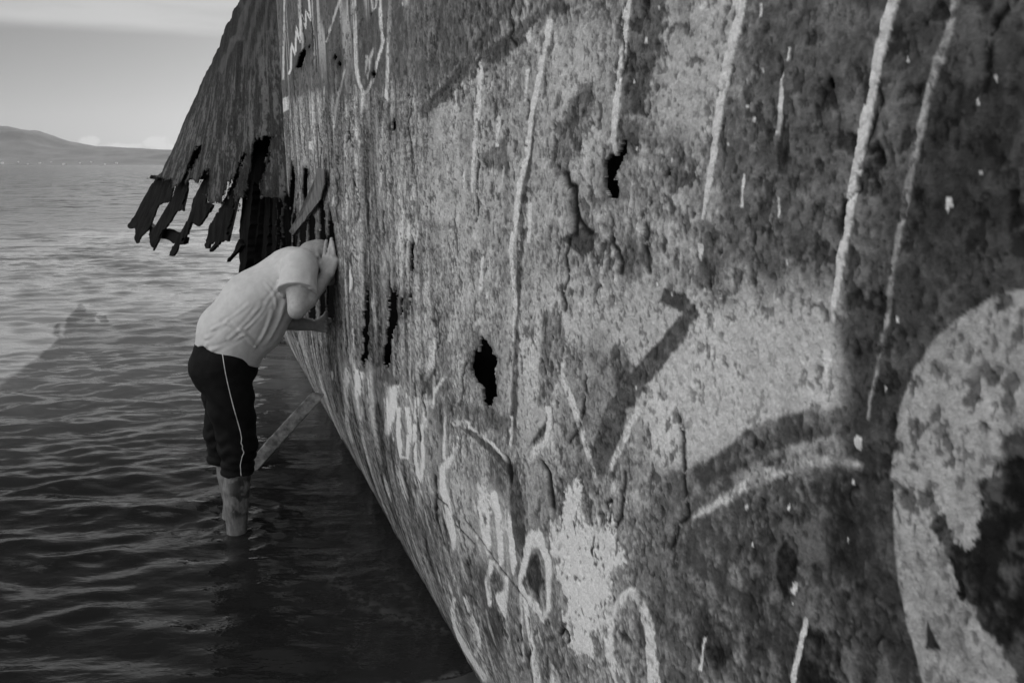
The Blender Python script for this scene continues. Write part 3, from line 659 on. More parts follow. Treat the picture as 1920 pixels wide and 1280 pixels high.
for k in range(90):          # cracks and gouges running down the plate
    s = rng.uniform(.7, 5.2); z = rng.uniform(.2, 2.6); L = rng.uniform(.03, .22); n = 10
    c = np.cumsum(rng.normal(0, .004 + .004 * s, n)); zz_ = np.linspace(z, z - L, n)
    r_ = sdist(np.stack([s + c, zz_], -1), .02, False)
    if r_ is None: continue
    sl, d = r_
    wv = .0022 + .0018 * rng.random()
    g = np.exp(-(d / wv) ** 2) * sst(np.abs(n_edge[sl]), .01, .04)
    alb[sl] *= 1 - .8 * g; relief[sl] -= .0025 * g
for pts, wv in (([(1058, 325), (1062, 345), (1074, 350), (1076, 385), (1080, 410), (1092, 425), (1104, 436)], .006), ([(1074, 395), (1076, 440)], .005), ([(1018, 868), (1030, 885), (1033, 915), (1036, 950)], .006), ([(952, 860), (958, 885), (956, 900)], .006),
                ([(872, 975), (900, 1010), (940, 1070), (985, 1125)], .003), ([(815, 930), (840, 950), (855, 985), (890, 1020)], .003), ([(1050, 1190), (1058, 1178), (1068, 1186), (1066, 1205)], .003), ([(1632, 285), (1640, 278), (1650, 288), (1650, 305)], .0035)):
    r_ = sdist(on_hull(dens(pts, 8)), .03, False); sl, d = r_
    g = np.exp(-(d / wv) ** 2); alb[sl] *= 1 - .9 * g; relief[sl] -= .006 * g
# broad dents, laminated scale, grain at the turn of the bilge
relief += .009 * (fbm(GS * 2.2, GZ * 1.8, 2, 3) - .5) + (.0022 * (n_mid - .5) + .0048 * (n_fin - .5) + .0030 * n_edge2) * (1 - .55 * sst(GS, 1.5, 3.5))
grain = fbm(GS * 14, GZ * 1.7, 4, 6) - .5
grw = sst(GS, 1.7, 3.4) * (1 - bow) * (1 - .7 * upl)
relief += .012 * grain * grw
alb *= 1 + 1.1 * grain * grw * (.6 + .4 * (1 - sst(GZ, .5, 1.2)))
relief += bow * .05 * (fbm(GS * 3.5, GZ * 1.2, 4, 2) - .5)
# slime and wet weed at the waterline
wetl = (1 - sst(GZ + .10 * (n_mid - .5) + .05 * (n_str - .5), .0, .10))
alb = alb * (1 - .7 * wetl) + .03 * wetl * .7
alb = np.clip(.46 * (np.maximum(alb, 0) * 1.3 / .26) ** 1.6, .012, .78)

# ---- holes rusted through the plate
keep = np.ones((NS, NZ), bool)
def hole(px, rag=.006, step=6):
    pts = on_hull(dens(list(px) + [px[0]], step)[:-1])
    r = sdist(pts, rag + .02)
    if r is None: return
    sl, d = r
    keep[sl] &= (d + 2 * rag * n_edge[sl] * 2 + rag * n_edge2[sl] * 2) > 0
    g = np.exp(-np.maximum(d, 0) / .012); alb[sl] *= 1 - .6 * g * (d > 0)
hole([(687, 537), (690, 585), (690, 660), (681, 688), (678, 674), (682, 600)])
hole([(729, 530), (736, 547), (744, 533), (743, 612), (732, 640), (729, 688), (717, 684), (722, 626), (727, 581)])
hole([(902, 633), (930, 674), (926, 740), (911, 764), (904, 750), (906, 726), (892, 715), (883, 691), (889, 664)], .004)
hole([(1166, 266), (1177, 263), (1164, 303), (1150, 335), (1161, 339), (1152, 373), (1139, 371), (1133, 354), (1132, 309), (1144, 290), (1156, 299)], .003)
hole([(555, 127), (561, 103), (572, 89), (572, 103), (565, 127)], .003)
hole([(578, 88), (584, 80), (583, 92)], .003)
hole([(735, 236), (741, 222), (742, 240), (737, 250)], .002)
hole([(770, 460), (776, 456), (776, 500), (771, 515)], .003)
hole([(752, 560), (756, 552), (756, 585), (752, 590)], .002)
hole([(767, 555), (771, 548), (771, 588), (767, 590)], .002)
hole([(1347, 545), (1354, 546), (1353, 560), (1349, 556)], .002)
for (x, y) in ((1557, 156), (1562, 162), (1425, 95), (1250, 325), (630, 108), (637, 120), (700, 140)):
    hole([(x, y - 5), (x + 3, y), (x, y + 6), (x - 3, y)], .002)
# rotted frames bays beside the man
for q in ([(546, 302), (552, 318), (553, 361), (548, 395), (544, 420), (542, 365)], [(569, 314), (577, 318), (577, 360), (570, 385), (567, 350)],
          [(532, 360), (543, 372), (545, 440), (545, 600), (534, 600), (533, 440)], [(548, 410), (555, 385), (558, 470), (558, 600), (548, 610), (547, 480)],
          [(562, 400), (573, 380), (574, 460), (573, 590), (562, 600)], [(580, 390), (590, 410), (593, 500), (591, 600), (580, 595), (578, 450)],
          [(601, 360), (609, 380), (611, 470), (609, 600), (600, 605), (598, 450)], [(617, 390), (625, 420), (628, 470), (626, 602), (614, 606), (613, 500)],
          [(607, 330), (609, 300), (610, 340)], [(505, 385), (518, 378), (520, 470), (516, 600), (503, 600)], [(524, 370), (529, 380), (528, 600), (522, 600)]):
    hole(q, .003)
# the bow plating hangs in tatters
hole([(482, 259), (493, 262), (500, 256), (506, 258), (505, 285), (497, 325), (488, 370), (478, 420), (470, 480), (452, 480), (450, 420), (464, 350), (476, 290)], .008)
hole([(370, 274), (377, 273), (371, 292), (361, 309), (346, 337), (339, 340), (352, 310)], .008)
hole([(456, 286), (459, 290), (447, 332), (432, 368), (426, 366), (440, 325)], .006)
hole([(262, 334), (290, 336), (304, 333), (306, 340), (321, 336), (323, 352), (341, 338), (346, 345), (356, 335), (362, 340), (372, 345), (380, 325), (389, 318), (391, 332), (385, 370), (392, 382), (402, 380), (412, 385), (422, 352), (429, 340), (426, 362), (430, 372), (437, 364), (437, 385), (440, 398), (446, 376), (452, 372), (470, 372), (500, 372), (522, 372), (522, 640), (520, 760), (150, 760), (150, 480), (225, 430)], .010, 4)
# the stem, slightly bowed
hole([(447 - .444 * (y0 / -1), y0) if False else (447 + .444 * -y0, y0) for y0 in range(-1500, 0, 100)] + [(447, 0), (405, 97), (359, 198), (344, 230), (329, 266), (320, 288), (310, 304), (303, 322), (289, 334), (262, 334), (262, 470), (150, 470), (100, 200), (250, -200), (760, -1500)], .004, 40)
# ---- geometry of the plating
OFF = hull_off(GS, GZ) + relief
P = hull_pos(GS, GZ, OFF)
fk = keep[:-1, :-1] & keep[1:, :-1] & keep[:-1, 1:] & keep[1:, 1:]
idx = np.arange(NS * NZ).reshape(NS, NZ)
Fq = np.stack([idx[:-1, :-1], idx[:-1, 1:], idx[1:, 1:], idx[1:, :-1]], -1)
def plating(name, facemask, parent, mat):
    F = Fq[facemask]
    # rim: 7 mm of steel seen at every torn edge
    E = np.concatenate([F[:, [0, 1]], F[:, [1, 2]], F[:, [2, 3]], F[:, [3, 0]]])
    key = np.sort(E, 1); kk = key[:, 0].astype(np.int64) * (NS * NZ) + key[:, 1]
    u, inv, cnt = np.unique(kk, return_inverse=True, return_counts=True)
    B = E[cnt[inv] == 1]
    used = np.unique(F); remap = -np.ones(NS * NZ, np.int64); remap[used] = np.arange(len(used))
    V = P.reshape(-1, 3)[used]
    bv = np.unique(B); bm = -np.ones(NS * NZ, np.int64); bm[bv] = len(used) + np.arange(len(bv))
    Vb = P.reshape(-1, 3)[bv] - np.array([HN[0], HN[1], 0]) * .007
    R4 = np.stack([B[:, 1], B[:, 0], B[:, 0], B[:, 1]], -1)
    Rf = np.stack([remap[R4[:, 0]], remap[R4[:, 1]], bm[R4[:, 2]], bm[R4[:, 3]]], -1)
    A = np.concatenate([alb.ravel()[used], alb.ravel()[bv] * .5])
    return mesh_obj(name, np.concatenate([V, Vb]), np.concatenate([remap[F], Rf]), mat, parent, attrs={'paint': A})
# material: rusted steel, its colour carried by the paint layers, fine scale on top
m_hull, nt, b = principled('rusted_painted_steel', .2, .62, .07)
a = N(nt, 'ShaderNodeAttribute', attribute_name='paint')
t = N(nt, 'ShaderNodeTexCoord')
n1 = N(nt, 'ShaderNodeTexNoise'); nt.links.new(t.outputs['Object'], n1.inputs['Vector']); n1.inputs['Scale'].default_value = 55; n1.inputs['Detail'].default_value = 9; n1.inputs['Roughness'].default_value = .68
n2 = N(nt, 'ShaderNodeTexNoise'); nt.links.new(t.outputs['Object'], n2.inputs['Vector']); n2.inputs['Scale'].default_value = 230; n2.inputs['Detail'].default_value = 6; n2.inputs['Roughness'].default_value = .6
wm = ramp(nt, a.outputs['Fac'], .38, .62, 1.0, .25)
f = math_node(nt, 'ADD', math_node(nt, 'ADD', math_node(nt, 'MULTIPLY', math_node(nt, 'SUBTRACT', ramp(nt, n1.outputs[0], .32, .68, .74, 1.18), 1.0), wm), 1.0), math_node(nt, 'MULTIPLY', math_node(nt, 'SUBTRACT', n2.outputs[0], .5), .95))
v = math_node(nt, 'MULTIPLY', a.outputs['Fac'], f)
c = N(nt, 'ShaderNodeCombineColor')
for i in range(3): nt.links.new(v, c.inputs[i])
nt.links.new(c.outputs[0], b.inputs['Base Color'])
nt.links.new(ramp(nt, n1.outputs[0], .3, .7, .50, .78), b.inputs['Roughness'])
bp = N(nt, 'ShaderNodeBump'); bp.inputs['Strength'].default_value = .85; bp.inputs['Distance'].default_value = .009
nt.links.new(n1.outputs[0], bp.inputs['Height'])
bp2 = N(nt, 'ShaderNodeBump'); bp2.inputs['Strength'].default_value = .6; bp2.inputs['Distance'].default_value = .0022
nt.links.new(n2.outputs[0], bp2.inputs['Height']); nt.links.new(bp.outputs[0], bp2.inputs['Normal'])
nt.links.new(bp2.outputs[0], b.inputs['Normal'])

hull = empty('shipwreck', (0.66 - .4 * 5, 5.0, 0))
tag(hull, 'huge rusted ship hull with peeling graffiti and a torn bow in the shallows', 'shipwreck')
kf = int(np.searchsorted(S1, S_FOLD))
fm = fk.copy(); fm[kf:] = False
plating('side_plating', fm, hull, m_hull)
fm = fk.copy(); fm[:kf] = False
bowp = plating('bow_plating', fm, hull, m_hull)
bowp['label'] = 'darker bow plating hanging in jagged tatters over the water'
m_dark = noisy('dark_interior', 0.004, 0.012, 7, rough=.9, bump=.7, dist=.02, stretch=(1, 1, .3), spec=.02)  # shade inside the shell put into a near-black base colour
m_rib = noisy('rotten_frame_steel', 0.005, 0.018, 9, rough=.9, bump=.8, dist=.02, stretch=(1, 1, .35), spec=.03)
# inner plating, far side, deck and added sun stops: the closed shell behind the holes
def sheet(name, ss, zs, offf, mat):
    s, z = np.meshgrid(ss, zs, indexing='ij')
    return mesh_obj(name, hull_pos(s, z, offf(s, z)).reshape(-1, 3), grid_faces(len(ss), len(zs)), mat, hull)
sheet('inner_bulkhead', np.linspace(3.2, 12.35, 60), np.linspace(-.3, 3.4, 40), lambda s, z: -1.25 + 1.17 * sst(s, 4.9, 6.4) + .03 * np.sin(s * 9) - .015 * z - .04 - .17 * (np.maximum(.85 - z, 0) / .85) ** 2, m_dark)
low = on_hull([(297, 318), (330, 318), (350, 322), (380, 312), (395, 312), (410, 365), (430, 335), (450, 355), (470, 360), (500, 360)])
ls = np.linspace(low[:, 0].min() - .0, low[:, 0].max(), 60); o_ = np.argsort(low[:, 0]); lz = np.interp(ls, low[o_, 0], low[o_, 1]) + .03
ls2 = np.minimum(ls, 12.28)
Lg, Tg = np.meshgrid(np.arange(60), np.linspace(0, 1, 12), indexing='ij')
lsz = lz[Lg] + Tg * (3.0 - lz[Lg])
mesh_obj('bow_sun_stop', hull_pos(ls2[Lg], lsz, hull_off(ls2[Lg], lsz) - .14).reshape(-1, 3), grid_faces(60, 12), m_dark, hull)  # sheet added behind the bow slots to stop sun and keep them dark
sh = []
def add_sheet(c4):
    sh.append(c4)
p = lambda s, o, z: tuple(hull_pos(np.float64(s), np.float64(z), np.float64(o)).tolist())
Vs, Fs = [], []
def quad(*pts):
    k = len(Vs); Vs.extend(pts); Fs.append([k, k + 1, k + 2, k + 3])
quad(p(12.22, -.43, 1.5), p(12.22, .85, 1.5), p(12.22, -.95, 5.2), p(12.22, -1.2, 5.2))  # unseen sheet across the bow, added to block sun and close its shadow
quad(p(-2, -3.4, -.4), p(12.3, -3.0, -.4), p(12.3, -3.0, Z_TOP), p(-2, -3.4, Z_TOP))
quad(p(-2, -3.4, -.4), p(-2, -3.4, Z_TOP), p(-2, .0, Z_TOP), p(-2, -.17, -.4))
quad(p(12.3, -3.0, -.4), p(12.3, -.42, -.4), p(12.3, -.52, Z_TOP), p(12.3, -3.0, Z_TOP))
mesh_obj('far_side_and_sun_stop', Vs, Fs, m_dark, hull, smooth=False)
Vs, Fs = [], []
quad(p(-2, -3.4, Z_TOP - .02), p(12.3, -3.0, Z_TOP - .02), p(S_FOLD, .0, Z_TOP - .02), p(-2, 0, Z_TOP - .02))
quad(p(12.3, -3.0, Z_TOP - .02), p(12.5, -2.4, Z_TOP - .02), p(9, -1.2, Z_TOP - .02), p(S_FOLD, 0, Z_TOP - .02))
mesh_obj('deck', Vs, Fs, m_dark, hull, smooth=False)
# frames (ribs) traced on the surface just inside the plating, as slabs of torn steel
def slab(name, px, delta, thick, mat, rag=.03, flat=False, step=7, label=None):
    pts = on_hull(dens(list(px) + [px[0]], step)[:-1], delta, flat)
    pts = pts + rng.normal(0, rag * .35, pts.shape) * np.array([1.6, 1.0])
    o = (np.zeros(len(pts)) if flat else hull_off(pts[:, 0], pts[:, 1])) + delta
    A = hull_pos(pts[:, 0], pts[:, 1], o); B2 = hull_pos(pts[:, 0], pts[:, 1], o - thick)
    n = len(pts)
    bm_ = bmesh.new()
    va = [bm_.verts.new(q) for q in A]; vb = [bm_.verts.new(q) for q in B2]
    fs = [bm_.faces.new(va), bm_.faces.new(vb[::-1])]
    for k in range(n):
        bm_.faces.new((va[(k + 1) % n], va[k], vb[k], vb[(k + 1) % n]))
    bmesh.ops.triangulate(bm_, faces=fs)
    bmesh.ops.recalc_face_normals(bm_, faces=bm_.faces)
    me = bpy.data.meshes.new(name); bm_.to_mesh(me); bm_.free(); me.materials.append(mat)
    ob = bpy.data.objects.new(name, me); COL.objects.link(ob); ob.parent = hull
    ob.matrix_parent_inverse = __import__('mathutils').Matrix.Translation(-Vector(hull.location))
    if label: ob['label'] = label
    return ob
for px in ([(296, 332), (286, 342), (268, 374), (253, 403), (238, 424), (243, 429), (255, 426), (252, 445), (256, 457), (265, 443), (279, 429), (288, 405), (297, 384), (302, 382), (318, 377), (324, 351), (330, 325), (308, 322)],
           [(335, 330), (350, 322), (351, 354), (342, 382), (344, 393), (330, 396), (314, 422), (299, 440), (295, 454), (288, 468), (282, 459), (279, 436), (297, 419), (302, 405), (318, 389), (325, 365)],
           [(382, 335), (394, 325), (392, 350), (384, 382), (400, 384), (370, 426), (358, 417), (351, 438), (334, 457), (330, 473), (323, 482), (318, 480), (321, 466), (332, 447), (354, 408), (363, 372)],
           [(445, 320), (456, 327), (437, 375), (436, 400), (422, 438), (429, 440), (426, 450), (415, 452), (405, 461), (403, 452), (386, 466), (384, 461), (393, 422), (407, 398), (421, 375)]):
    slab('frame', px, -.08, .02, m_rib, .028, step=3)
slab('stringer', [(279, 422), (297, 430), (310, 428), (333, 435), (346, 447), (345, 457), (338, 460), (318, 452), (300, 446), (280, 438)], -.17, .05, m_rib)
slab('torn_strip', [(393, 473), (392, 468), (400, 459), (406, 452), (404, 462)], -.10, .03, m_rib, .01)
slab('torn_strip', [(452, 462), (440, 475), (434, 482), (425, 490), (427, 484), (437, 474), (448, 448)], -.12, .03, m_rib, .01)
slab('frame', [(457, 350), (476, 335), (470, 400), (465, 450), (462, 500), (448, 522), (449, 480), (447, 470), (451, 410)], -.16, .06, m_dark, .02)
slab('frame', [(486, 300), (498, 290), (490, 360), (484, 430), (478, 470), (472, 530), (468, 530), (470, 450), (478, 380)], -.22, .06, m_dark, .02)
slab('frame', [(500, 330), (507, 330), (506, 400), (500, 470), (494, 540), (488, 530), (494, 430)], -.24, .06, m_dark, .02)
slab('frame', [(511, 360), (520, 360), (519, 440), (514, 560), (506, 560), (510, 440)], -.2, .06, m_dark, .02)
# bright torn edge along the bay
slab('torn_strip', [(504, 285), (506, 285), (491, 362), (489, 368), (488, 362), (497, 320)], .01, .012, m_hull_pale if 'm_hull_pale' in globals() else m_rib, .004)
# plate strip peeled off and bent outwards beside the man
m_strip = noisy('peeled_plate', .06, .20, 30, rough=.7, bump=.5, dist=.01, stretch=(1, 1, .4))
slab('peeled_strip', [(594, 316), (608, 318), (607, 345), (601, 372), (589, 390), (575, 407), (561, 424), (549, 441), (552, 430), (546, 437), (549, 428), (542, 433), (556, 416), (567, 400), (579, 378), (588, 350)], .025, .006, m_strip, .008, label='strip of pale plate peeled off and hanging bent')
# hooked scrap standing off the stem
slab('bracket', [(280, 333), (283, 328), (290, 329), (294, 333), (297, 333), (294, 338), (289, 337), (288, 332), (285, 331), (282, 335)], .02, .04, m_rib, .003, step=3)

# ------------------------------------------------------------------ wading man, bent against the hull
PO = np.array([-1.34, 3.58, 0.0]); PF = np.array([0.92848, 0.37139, 0.0]); PR = np.array([0.37139, -0.92848, 0.0])
def to_world(V):
    return PO + V[:, :1] * PF + V[:, 1:2] * PR + V[:, 2:3] * np.array([0, 0, 1.0])
class Field:
    """signed distance field on a voxel grid in the body's own axes: a forward, b to his right, h up"""
    def __init__(self, lo, hi, h):
        self.lo = np.array(lo, float); self.h = h
        self.n = np.ceil((np.array(hi) - lo) / h).astype(int) + 1
        self.ax = [self.lo[i] + h * np.arange(self.n[i]) for i in range(3)]
        self.D = np.full(self.n, 0.5, np.float32)
    def region(self, lo, hi):
        sl = []
        for i in range(3):
            a = int(np.clip((lo[i] - self.lo[i]) / self.h, 0, self.n[i])); b = int(np.clip((hi[i] - self.lo[i]) / self.h + 2, 0, self.n[i]))
            if b <= a: return None, None
            sl.append(slice(a, b))
        g = np.meshgrid(*[self.ax[i][sl[i]].astype(np.float32) for i in range(3)], indexing='ij')
        return tuple(sl), g
    def cone(self, p, q, r1, r2, k=.02, sq=(1, 1, 1), sub=False):
        """tapered limb from p to q; sq stretches the cross-section along a, b, h"""
        p = np.array(p, float); q = np.array(q, float); m = max(r1, r2) * max(sq) + .07
        sl, g = self.region(np.minimum(p, q) - m, np.maximum(p, q) + m)
        if sl is None: return
        v = q - p; L = float(v @ v) + 1e-9
        t = np.clip(((g[0] - p[0]) * v[0] + (g[1] - p[1]) * v[1] + (g[2] - p[2]) * v[2]) / L, 0, 1)
        d = np.sqrt(((g[0] - p[0] - t * v[0]) / sq[0]) ** 2 + ((g[1] - p[1] - t * v[1]) / sq[1]) ** 2 + ((g[2] - p[2] - t * v[2]) / sq[2]) ** 2) - (r1 + (r2 - r1) * t)
        d = d * min(sq) if min(sq) < 1 else d
        D = self.D[sl]
        if sub: self.D[sl] = np.maximum(D, -d); return
        hh = np.maximum(k - np.abs(D - d), 0) / k
        self.D[sl] = np.minimum(D, d) - hh * hh * k * .25
    def chain(self, pts, k=.02, sq=(1, 1, 1)):
        for a, b in zip(pts[:-1], pts[1:]): self.cone(a[:3], b[:3], a[3], b[3], k, sq)
    def add(self, fn):
        g = np.meshgrid(*[a.astype(np.float32) for a in self.ax], indexing='ij'); self.D = self.D + fn(*g)
    def cut(self, fn):
        g = np.meshgrid(*[a.astype(np.float32) for a in self.ax], indexing='ij'); self.D = np.maximum(self.D, fn(*g))
    def nets(self):
        D = self.D; n = self.n; S = D < 0
        c = np.zeros(n - 1, int)
        for dx in (0, 1):
            for dy in (0, 1):
                for dz in (0, 1): c += S[dx:n[0] - 1 + dx, dy:n[1] - 1 + dy, dz:n[2] - 1 + dz]
        act = (c > 0) & (c < 8); I = np.argwhere(act); vid = -np.ones(n - 1, int); vid[act] = np.arange(len(I))
        acc = np.zeros((len(I), 3)); cnt = np.zeros(len(I))
        cor = [(x, y, z) for x in (0, 1) for y in (0, 1) for z in (0, 1)]
        for u in cor:
            for ax in range(3):
                if u[ax]: continue
                v = list(u); v[ax] = 1
                du = D[tuple((I + u).T)]; dv = D[tuple((I + np.array(v)).T)]
                x = (du < 0) != (dv < 0); t = np.where(x, du / np.where(du == dv, 1, du - dv), 0)
                p = np.array(u, float)[None].repeat(len(I), 0); p[:, ax] += t
                acc[x] += p[x]; cnt += x
        V = self.lo + (I + acc / np.maximum(cnt, 1)[:, None]) * self.h
        F = []
        for ax in range(3):
            o1, o2 = [(1, 2), (2, 0), (0, 1)][ax]
            a = [slice(None)] * 3; b = [slice(None)] * 3; a[ax] = slice(0, -1); b[ax] = slice(1, None)
            s0, s1 = S[tuple(a)], S[tuple(b)]
            E = np.argwhere(s0 != s1)
            ok = (E[:, o1] > 0) & (E[:, o2] > 0) & (E[:, o1] < n[o1] - 1) & (E[:, o2] < n[o2] - 1); E = E[ok]
            fl = s0[tuple(E.T)]
            e1 = np.zeros(3, int); e1[o1] = 1; e2 = np.zeros(3, int); e2[o2] = 1
            q = np.stack([vid[tuple((E - e1 - e2).T)], vid[tuple((E - e2).T)], vid[tuple(E.T)], vid[tuple((E - e1).T)]], -1)
            q[~fl] = q[~fl][:, ::-1]; F.append(q)
        return V, np.concatenate(F)
    def sample(self, P):
        x = (np.asarray(P) - self.lo) / self.h; i = np.clip(np.floor(x).astype(int), 0, self.n - 2); f = x - i; r = 0
        for u in ((x_, y_, z_) for x_ in (0, 1) for y_ in (0, 1) for z_ in (0, 1)):
            wgt = np.prod([f[..., k] if u[k] else 1 - f[..., k] for k in range(3)], axis=0)
            r = r + wgt * self.D[i[..., 0] + u[0], i[..., 1] + u[1], i[..., 2] + u[2]]
        return r

# joints
SHR, SHL = (.355, .175, 1.258), (.355, -.17, 1.235)
ELR, WRR = (.314, .30, 1.084), (.478, .125, 1.205)
ELL, WRL = (.235, -.245, .945), (.455, -.225, .905)
HEAD = np.array([.452, .0, 1.258])

B = Field((-.22, -.36, -.16), (.56, .40, 1.48), .0048)
# legs (ankle deep, feet under water)
for sgn, ka, aa in ((1, .035, .0), (-1, .0, -.022)):
    b0 = .098 * sgn
    hip = (.0, .088 * sgn, .80); knee = (ka, b0 + .004 * sgn, .385); ank = (aa - .005, b0, -.045)
    B.chain([(*hip, .088), (*knee, .056)], .03)
    B.chain([(*knee, .055), (ka - .014, b0, .30, .0545), (ka * .5 - .012, b0, .22, .053), (ka * .25 - .008, b0, .15, .0485), (-.004, b0, .08, .0425), (*ank, .039)], .004)
    B.cone((ka + .022, b0, .37), (aa + .012, b0, -.02), .036, .030, .02)                 # shin bone
    B.cone((aa - .03, b0, -.085), (aa + .05, b0, -.09), .036, .034, .02)               # heel
    B.cone((aa + .02, b0, -.07), (aa + .15, b0 + .012 * sgn, -.105), .036, .024, .02, (1, 1.25, 1))
    for j in range(5):
        B.cone((aa + .15, b0 + (.030 - .015 * j) * sgn, -.11), (aa + .185 - .007 * j, b0 + (.036 - .017 * j) * sgn, -.115), .011, .010 + .003 * (j == 4), .006)
    B.cone((aa - .008, b0 + .036 * sgn, -.03), (aa - .008, b0 + .037 * sgn, -.034), .012, .012, .02)
# trunk
B.cone((.01, 0, .80), (.03, 0, .92), .105, .112, .04, (1, 1.35, 1))
B.cone((.03, 0, .92), (.14, 0, 1.08), .115, .118, .05, (1, 1.3, 1))
B.cone((.14, 0, 1.08), (.31, 0, 1.19), .115, .095, .05, (1, 1.4, 1))
B.cone(SHR, SHL, .062, .062, .04)
# neck and head, chin tucked, face to the plate
B.cone((.35, 0, 1.215), HEAD + (-.035, 0, -.03), .058, .056, .03)
B.cone(HEAD + (-.018, 0, .018), HEAD + (.012, 0, .026), .073, .071, .03, (1, .95, 1.06))
B.cone(HEAD + (.03, 0, -.045), HEAD + (.058, 0, -.085), .054, .036, .03)                # jaw
B.cone(HEAD + (.078, 0, .008), HEAD + (.094, 0, -.022), .010, .014, .012)               # nose
B.cone(HEAD + (.075, .032, .022), HEAD + (.078, -.032, .022), .012, .012, .015)         # brow
for sgn in (1, -1):
    B.cone(HEAD + (.083, .03 * sgn, .004), HEAD + (.084, .031 * sgn, .004), .010, .010, .004, sub=True)
    B.cone(HEAD + (.07, .03 * sgn, .003), HEAD + (.071, .03 * sgn, .003), .012, .012, .004)   # eyeball
    B.chain([(*(HEAD + (-.002, .078 * sgn, .012)), .011), (*(HEAD + (-.014, .087 * sgn, .026)), .008), (*(HEAD + (-.020, .086 * sgn, .008)), .008), (*(HEAD + (-.006, .080 * sgn, -.022)), .009)], .008)
B.cone(HEAD + (.078, .018, -.055), HEAD + (.078, -.018, -.055), .008, .008, .008)       # lips
# arms
def arm(sh, el, wr, bulk=1.0):
    sh, el, wr = map(np.array, (sh, el, wr))
    B.chain([(*sh, .057 * bulk), (*(sh * .45 + el * .55), .052 * bulk), (*el, .037 * bulk)], .006)
    B.chain([(*el, .036 * bulk), (*(el * .7 + wr * .3), .0425 * bulk), (*(el * .35 + wr * .65), .034 * bulk), (*wr, .026 * bulk)], .008)
arm(SHR, ELR, WRR, 1.06); arm(SHL, ELL, WRL)
ev = np.array(ELR); B.cone(ev + (-.012, .01, -.014), ev + (-.004, .006, -.002), .018, .024, .015)
# right hand: edge of the palm on the plate, shading the eyes
def hand(wr, d, spread, nrm, curl, tip_max_a=.522):
    """d: along the fingers, spread: towards the little finger, nrm: out of the back of the hand"""
    wr = np.array(wr, float); d, spread, nrm = (np.array(v, float) / np.linalg.norm(v) for v in (d, spread, nrm))
    for k in range(4):
        off = (-.030 + .0205 * k)
        B.cone(wr + spread * off * .62 + d * .012, wr + spread * off + d * .078, .0145, .0125, .012)
    lens = (.078, .088, .081, .063)
    for k in range(4):
        p = wr + spread * (-.031 + .0207 * k) + d * (.083 - .004 * abs(k - 1.2)); fan = spread * (k - 1.4) * .07; r_ = (.0098, .0102, .0097, .0086)[k]
        dd = d + fan
        for j, fr in enumerate((.46, .31, .23)):
            dd = dd - nrm * curl[k] * (.35 + .3 * j); dd /= np.linalg.norm(dd)
            q = p + dd * lens[k] * fr; q[0] = min(q[0], tip_max_a - r_)
            B.cone(p, q, r_ * (1 - .06 * j), r_ * (.95 - .08 * j), .003); p = q
    p = wr - spread * .024 + d * .022; dd = d * .72 - spread * .62 - nrm * .25
    for fr, r_ in ((.045, .0155), (.034, .0118), (.026, .0105)):
        dd /= np.linalg.norm(dd); q = p + dd * fr; q[0] = min(q[0], tip_max_a - r_)
        B.cone(p, q, r_, r_ * .9, .006); p = q; dd = dd + d * .25
hand(WRR, (.25, -.10, .95), (.80, .55, -.2), (-.30, .93, .1), (.22, .18, .16, .2))
hand(WRL, (.92, .02, -.05), (.05, -.2, -.95), (-.05, -.95, .2), (.30, .34, .38, .42))
V, F = B.nets()
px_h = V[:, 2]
tat = np.zeros(len(V))
leg = (V[:, 1] > .02) & (px_h < .33)
u = (V[:, 0] + .01) * 26; v_ = V[:, 2] * 20
tm = fbm(u + 3, v_, 4, 3) + .25 * fbm(u * 3, v_ * 3, 3, 1) - .12
tmask = leg * sst(tm, .40, .50) * sst(V[:, 2], .07, .11) * (1 - sst(V[:, 2], .27, .31)) * sst(V[:, 0], -.035, .0)
skin = 1.0 - .72 * tmask
scalp = sst(V[:, 2] - 1.25 - .5 * (.45 - V[:, 0]), .0, .02) * (np.abs(V[:, 1]) < .1) * (V[:, 0] > .36) * (V[:, 0] < .50)
skin *= 1 - .22 * scalp
leg_shade = fbm(V[:, 0] * 160 + V[:, 1] * 60, V[:, 2] * 30, 3, 1)
skin *= np.where(px_h < .36, .50 - .5 * (leg_shade - .4), 1.0)  # lower legs darkened: shade beside the hull put into the skin colour
m_skin = noisy('skin', .32, .40, 60, rough=.5, bump=.18, dist=.002, attr='ink_shade', spec=.4, bscale=320)
man = empty('person', tuple(PO))
tag(man, 'bald man in a pale t-shirt and black cropped trousers bending with hands to the hull', 'person')
mesh_obj('body', to_world(V), F[:, ::-1] if False else F, m_skin, man, attrs={'ink_shade': skin})

# t-shirt
T = Field((-.26, -.36, .68), (.50, .40, 1.46), .0052)
T.cone((-.006, 0, .80), (.030, 0, .95), .128, .121, .05, (1.0, 1.28, 1))
T.cone((.06, 0, .84), (.11, 0, .97), .112, .122, .06, (1, 1.22, 1))           # belly
T.cone((.035, 0, .95), (.155, 0, 1.08), .120, .130, .06, (1, 1.25, 1))
T.cone((.155, 0, 1.08), (.315, 0, 1.21), .128, .108, .06, (1, 1.38, 1))
T.cone((.19, 0, .94), (.27, 0, 1.10), .085, .09, .08, (1, 1.3, 1))            # cloth hanging off the chest
T.cone(SHR, SHL, .072, .070, .05)
T.cone((.335, 0, 1.215), (.39, 0, 1.245), .088, .070, .03)                     # collar
sh, el = np.array(SHR), np.array(ELR)
T.cone(sh, sh * .42 + el * .58, .072, .082, .03)
T.cone(sh * .6 + el * .4 + (-.02, 0, 0), sh * .42 + el * .58 + (-.02, 0, .0), .066, .068, .03)
sl_, ll_ = np.array(SHL), np.array(ELL); T.cone(sl_, sl_ * .45 + ll_ * .55, .07, .074, .03)
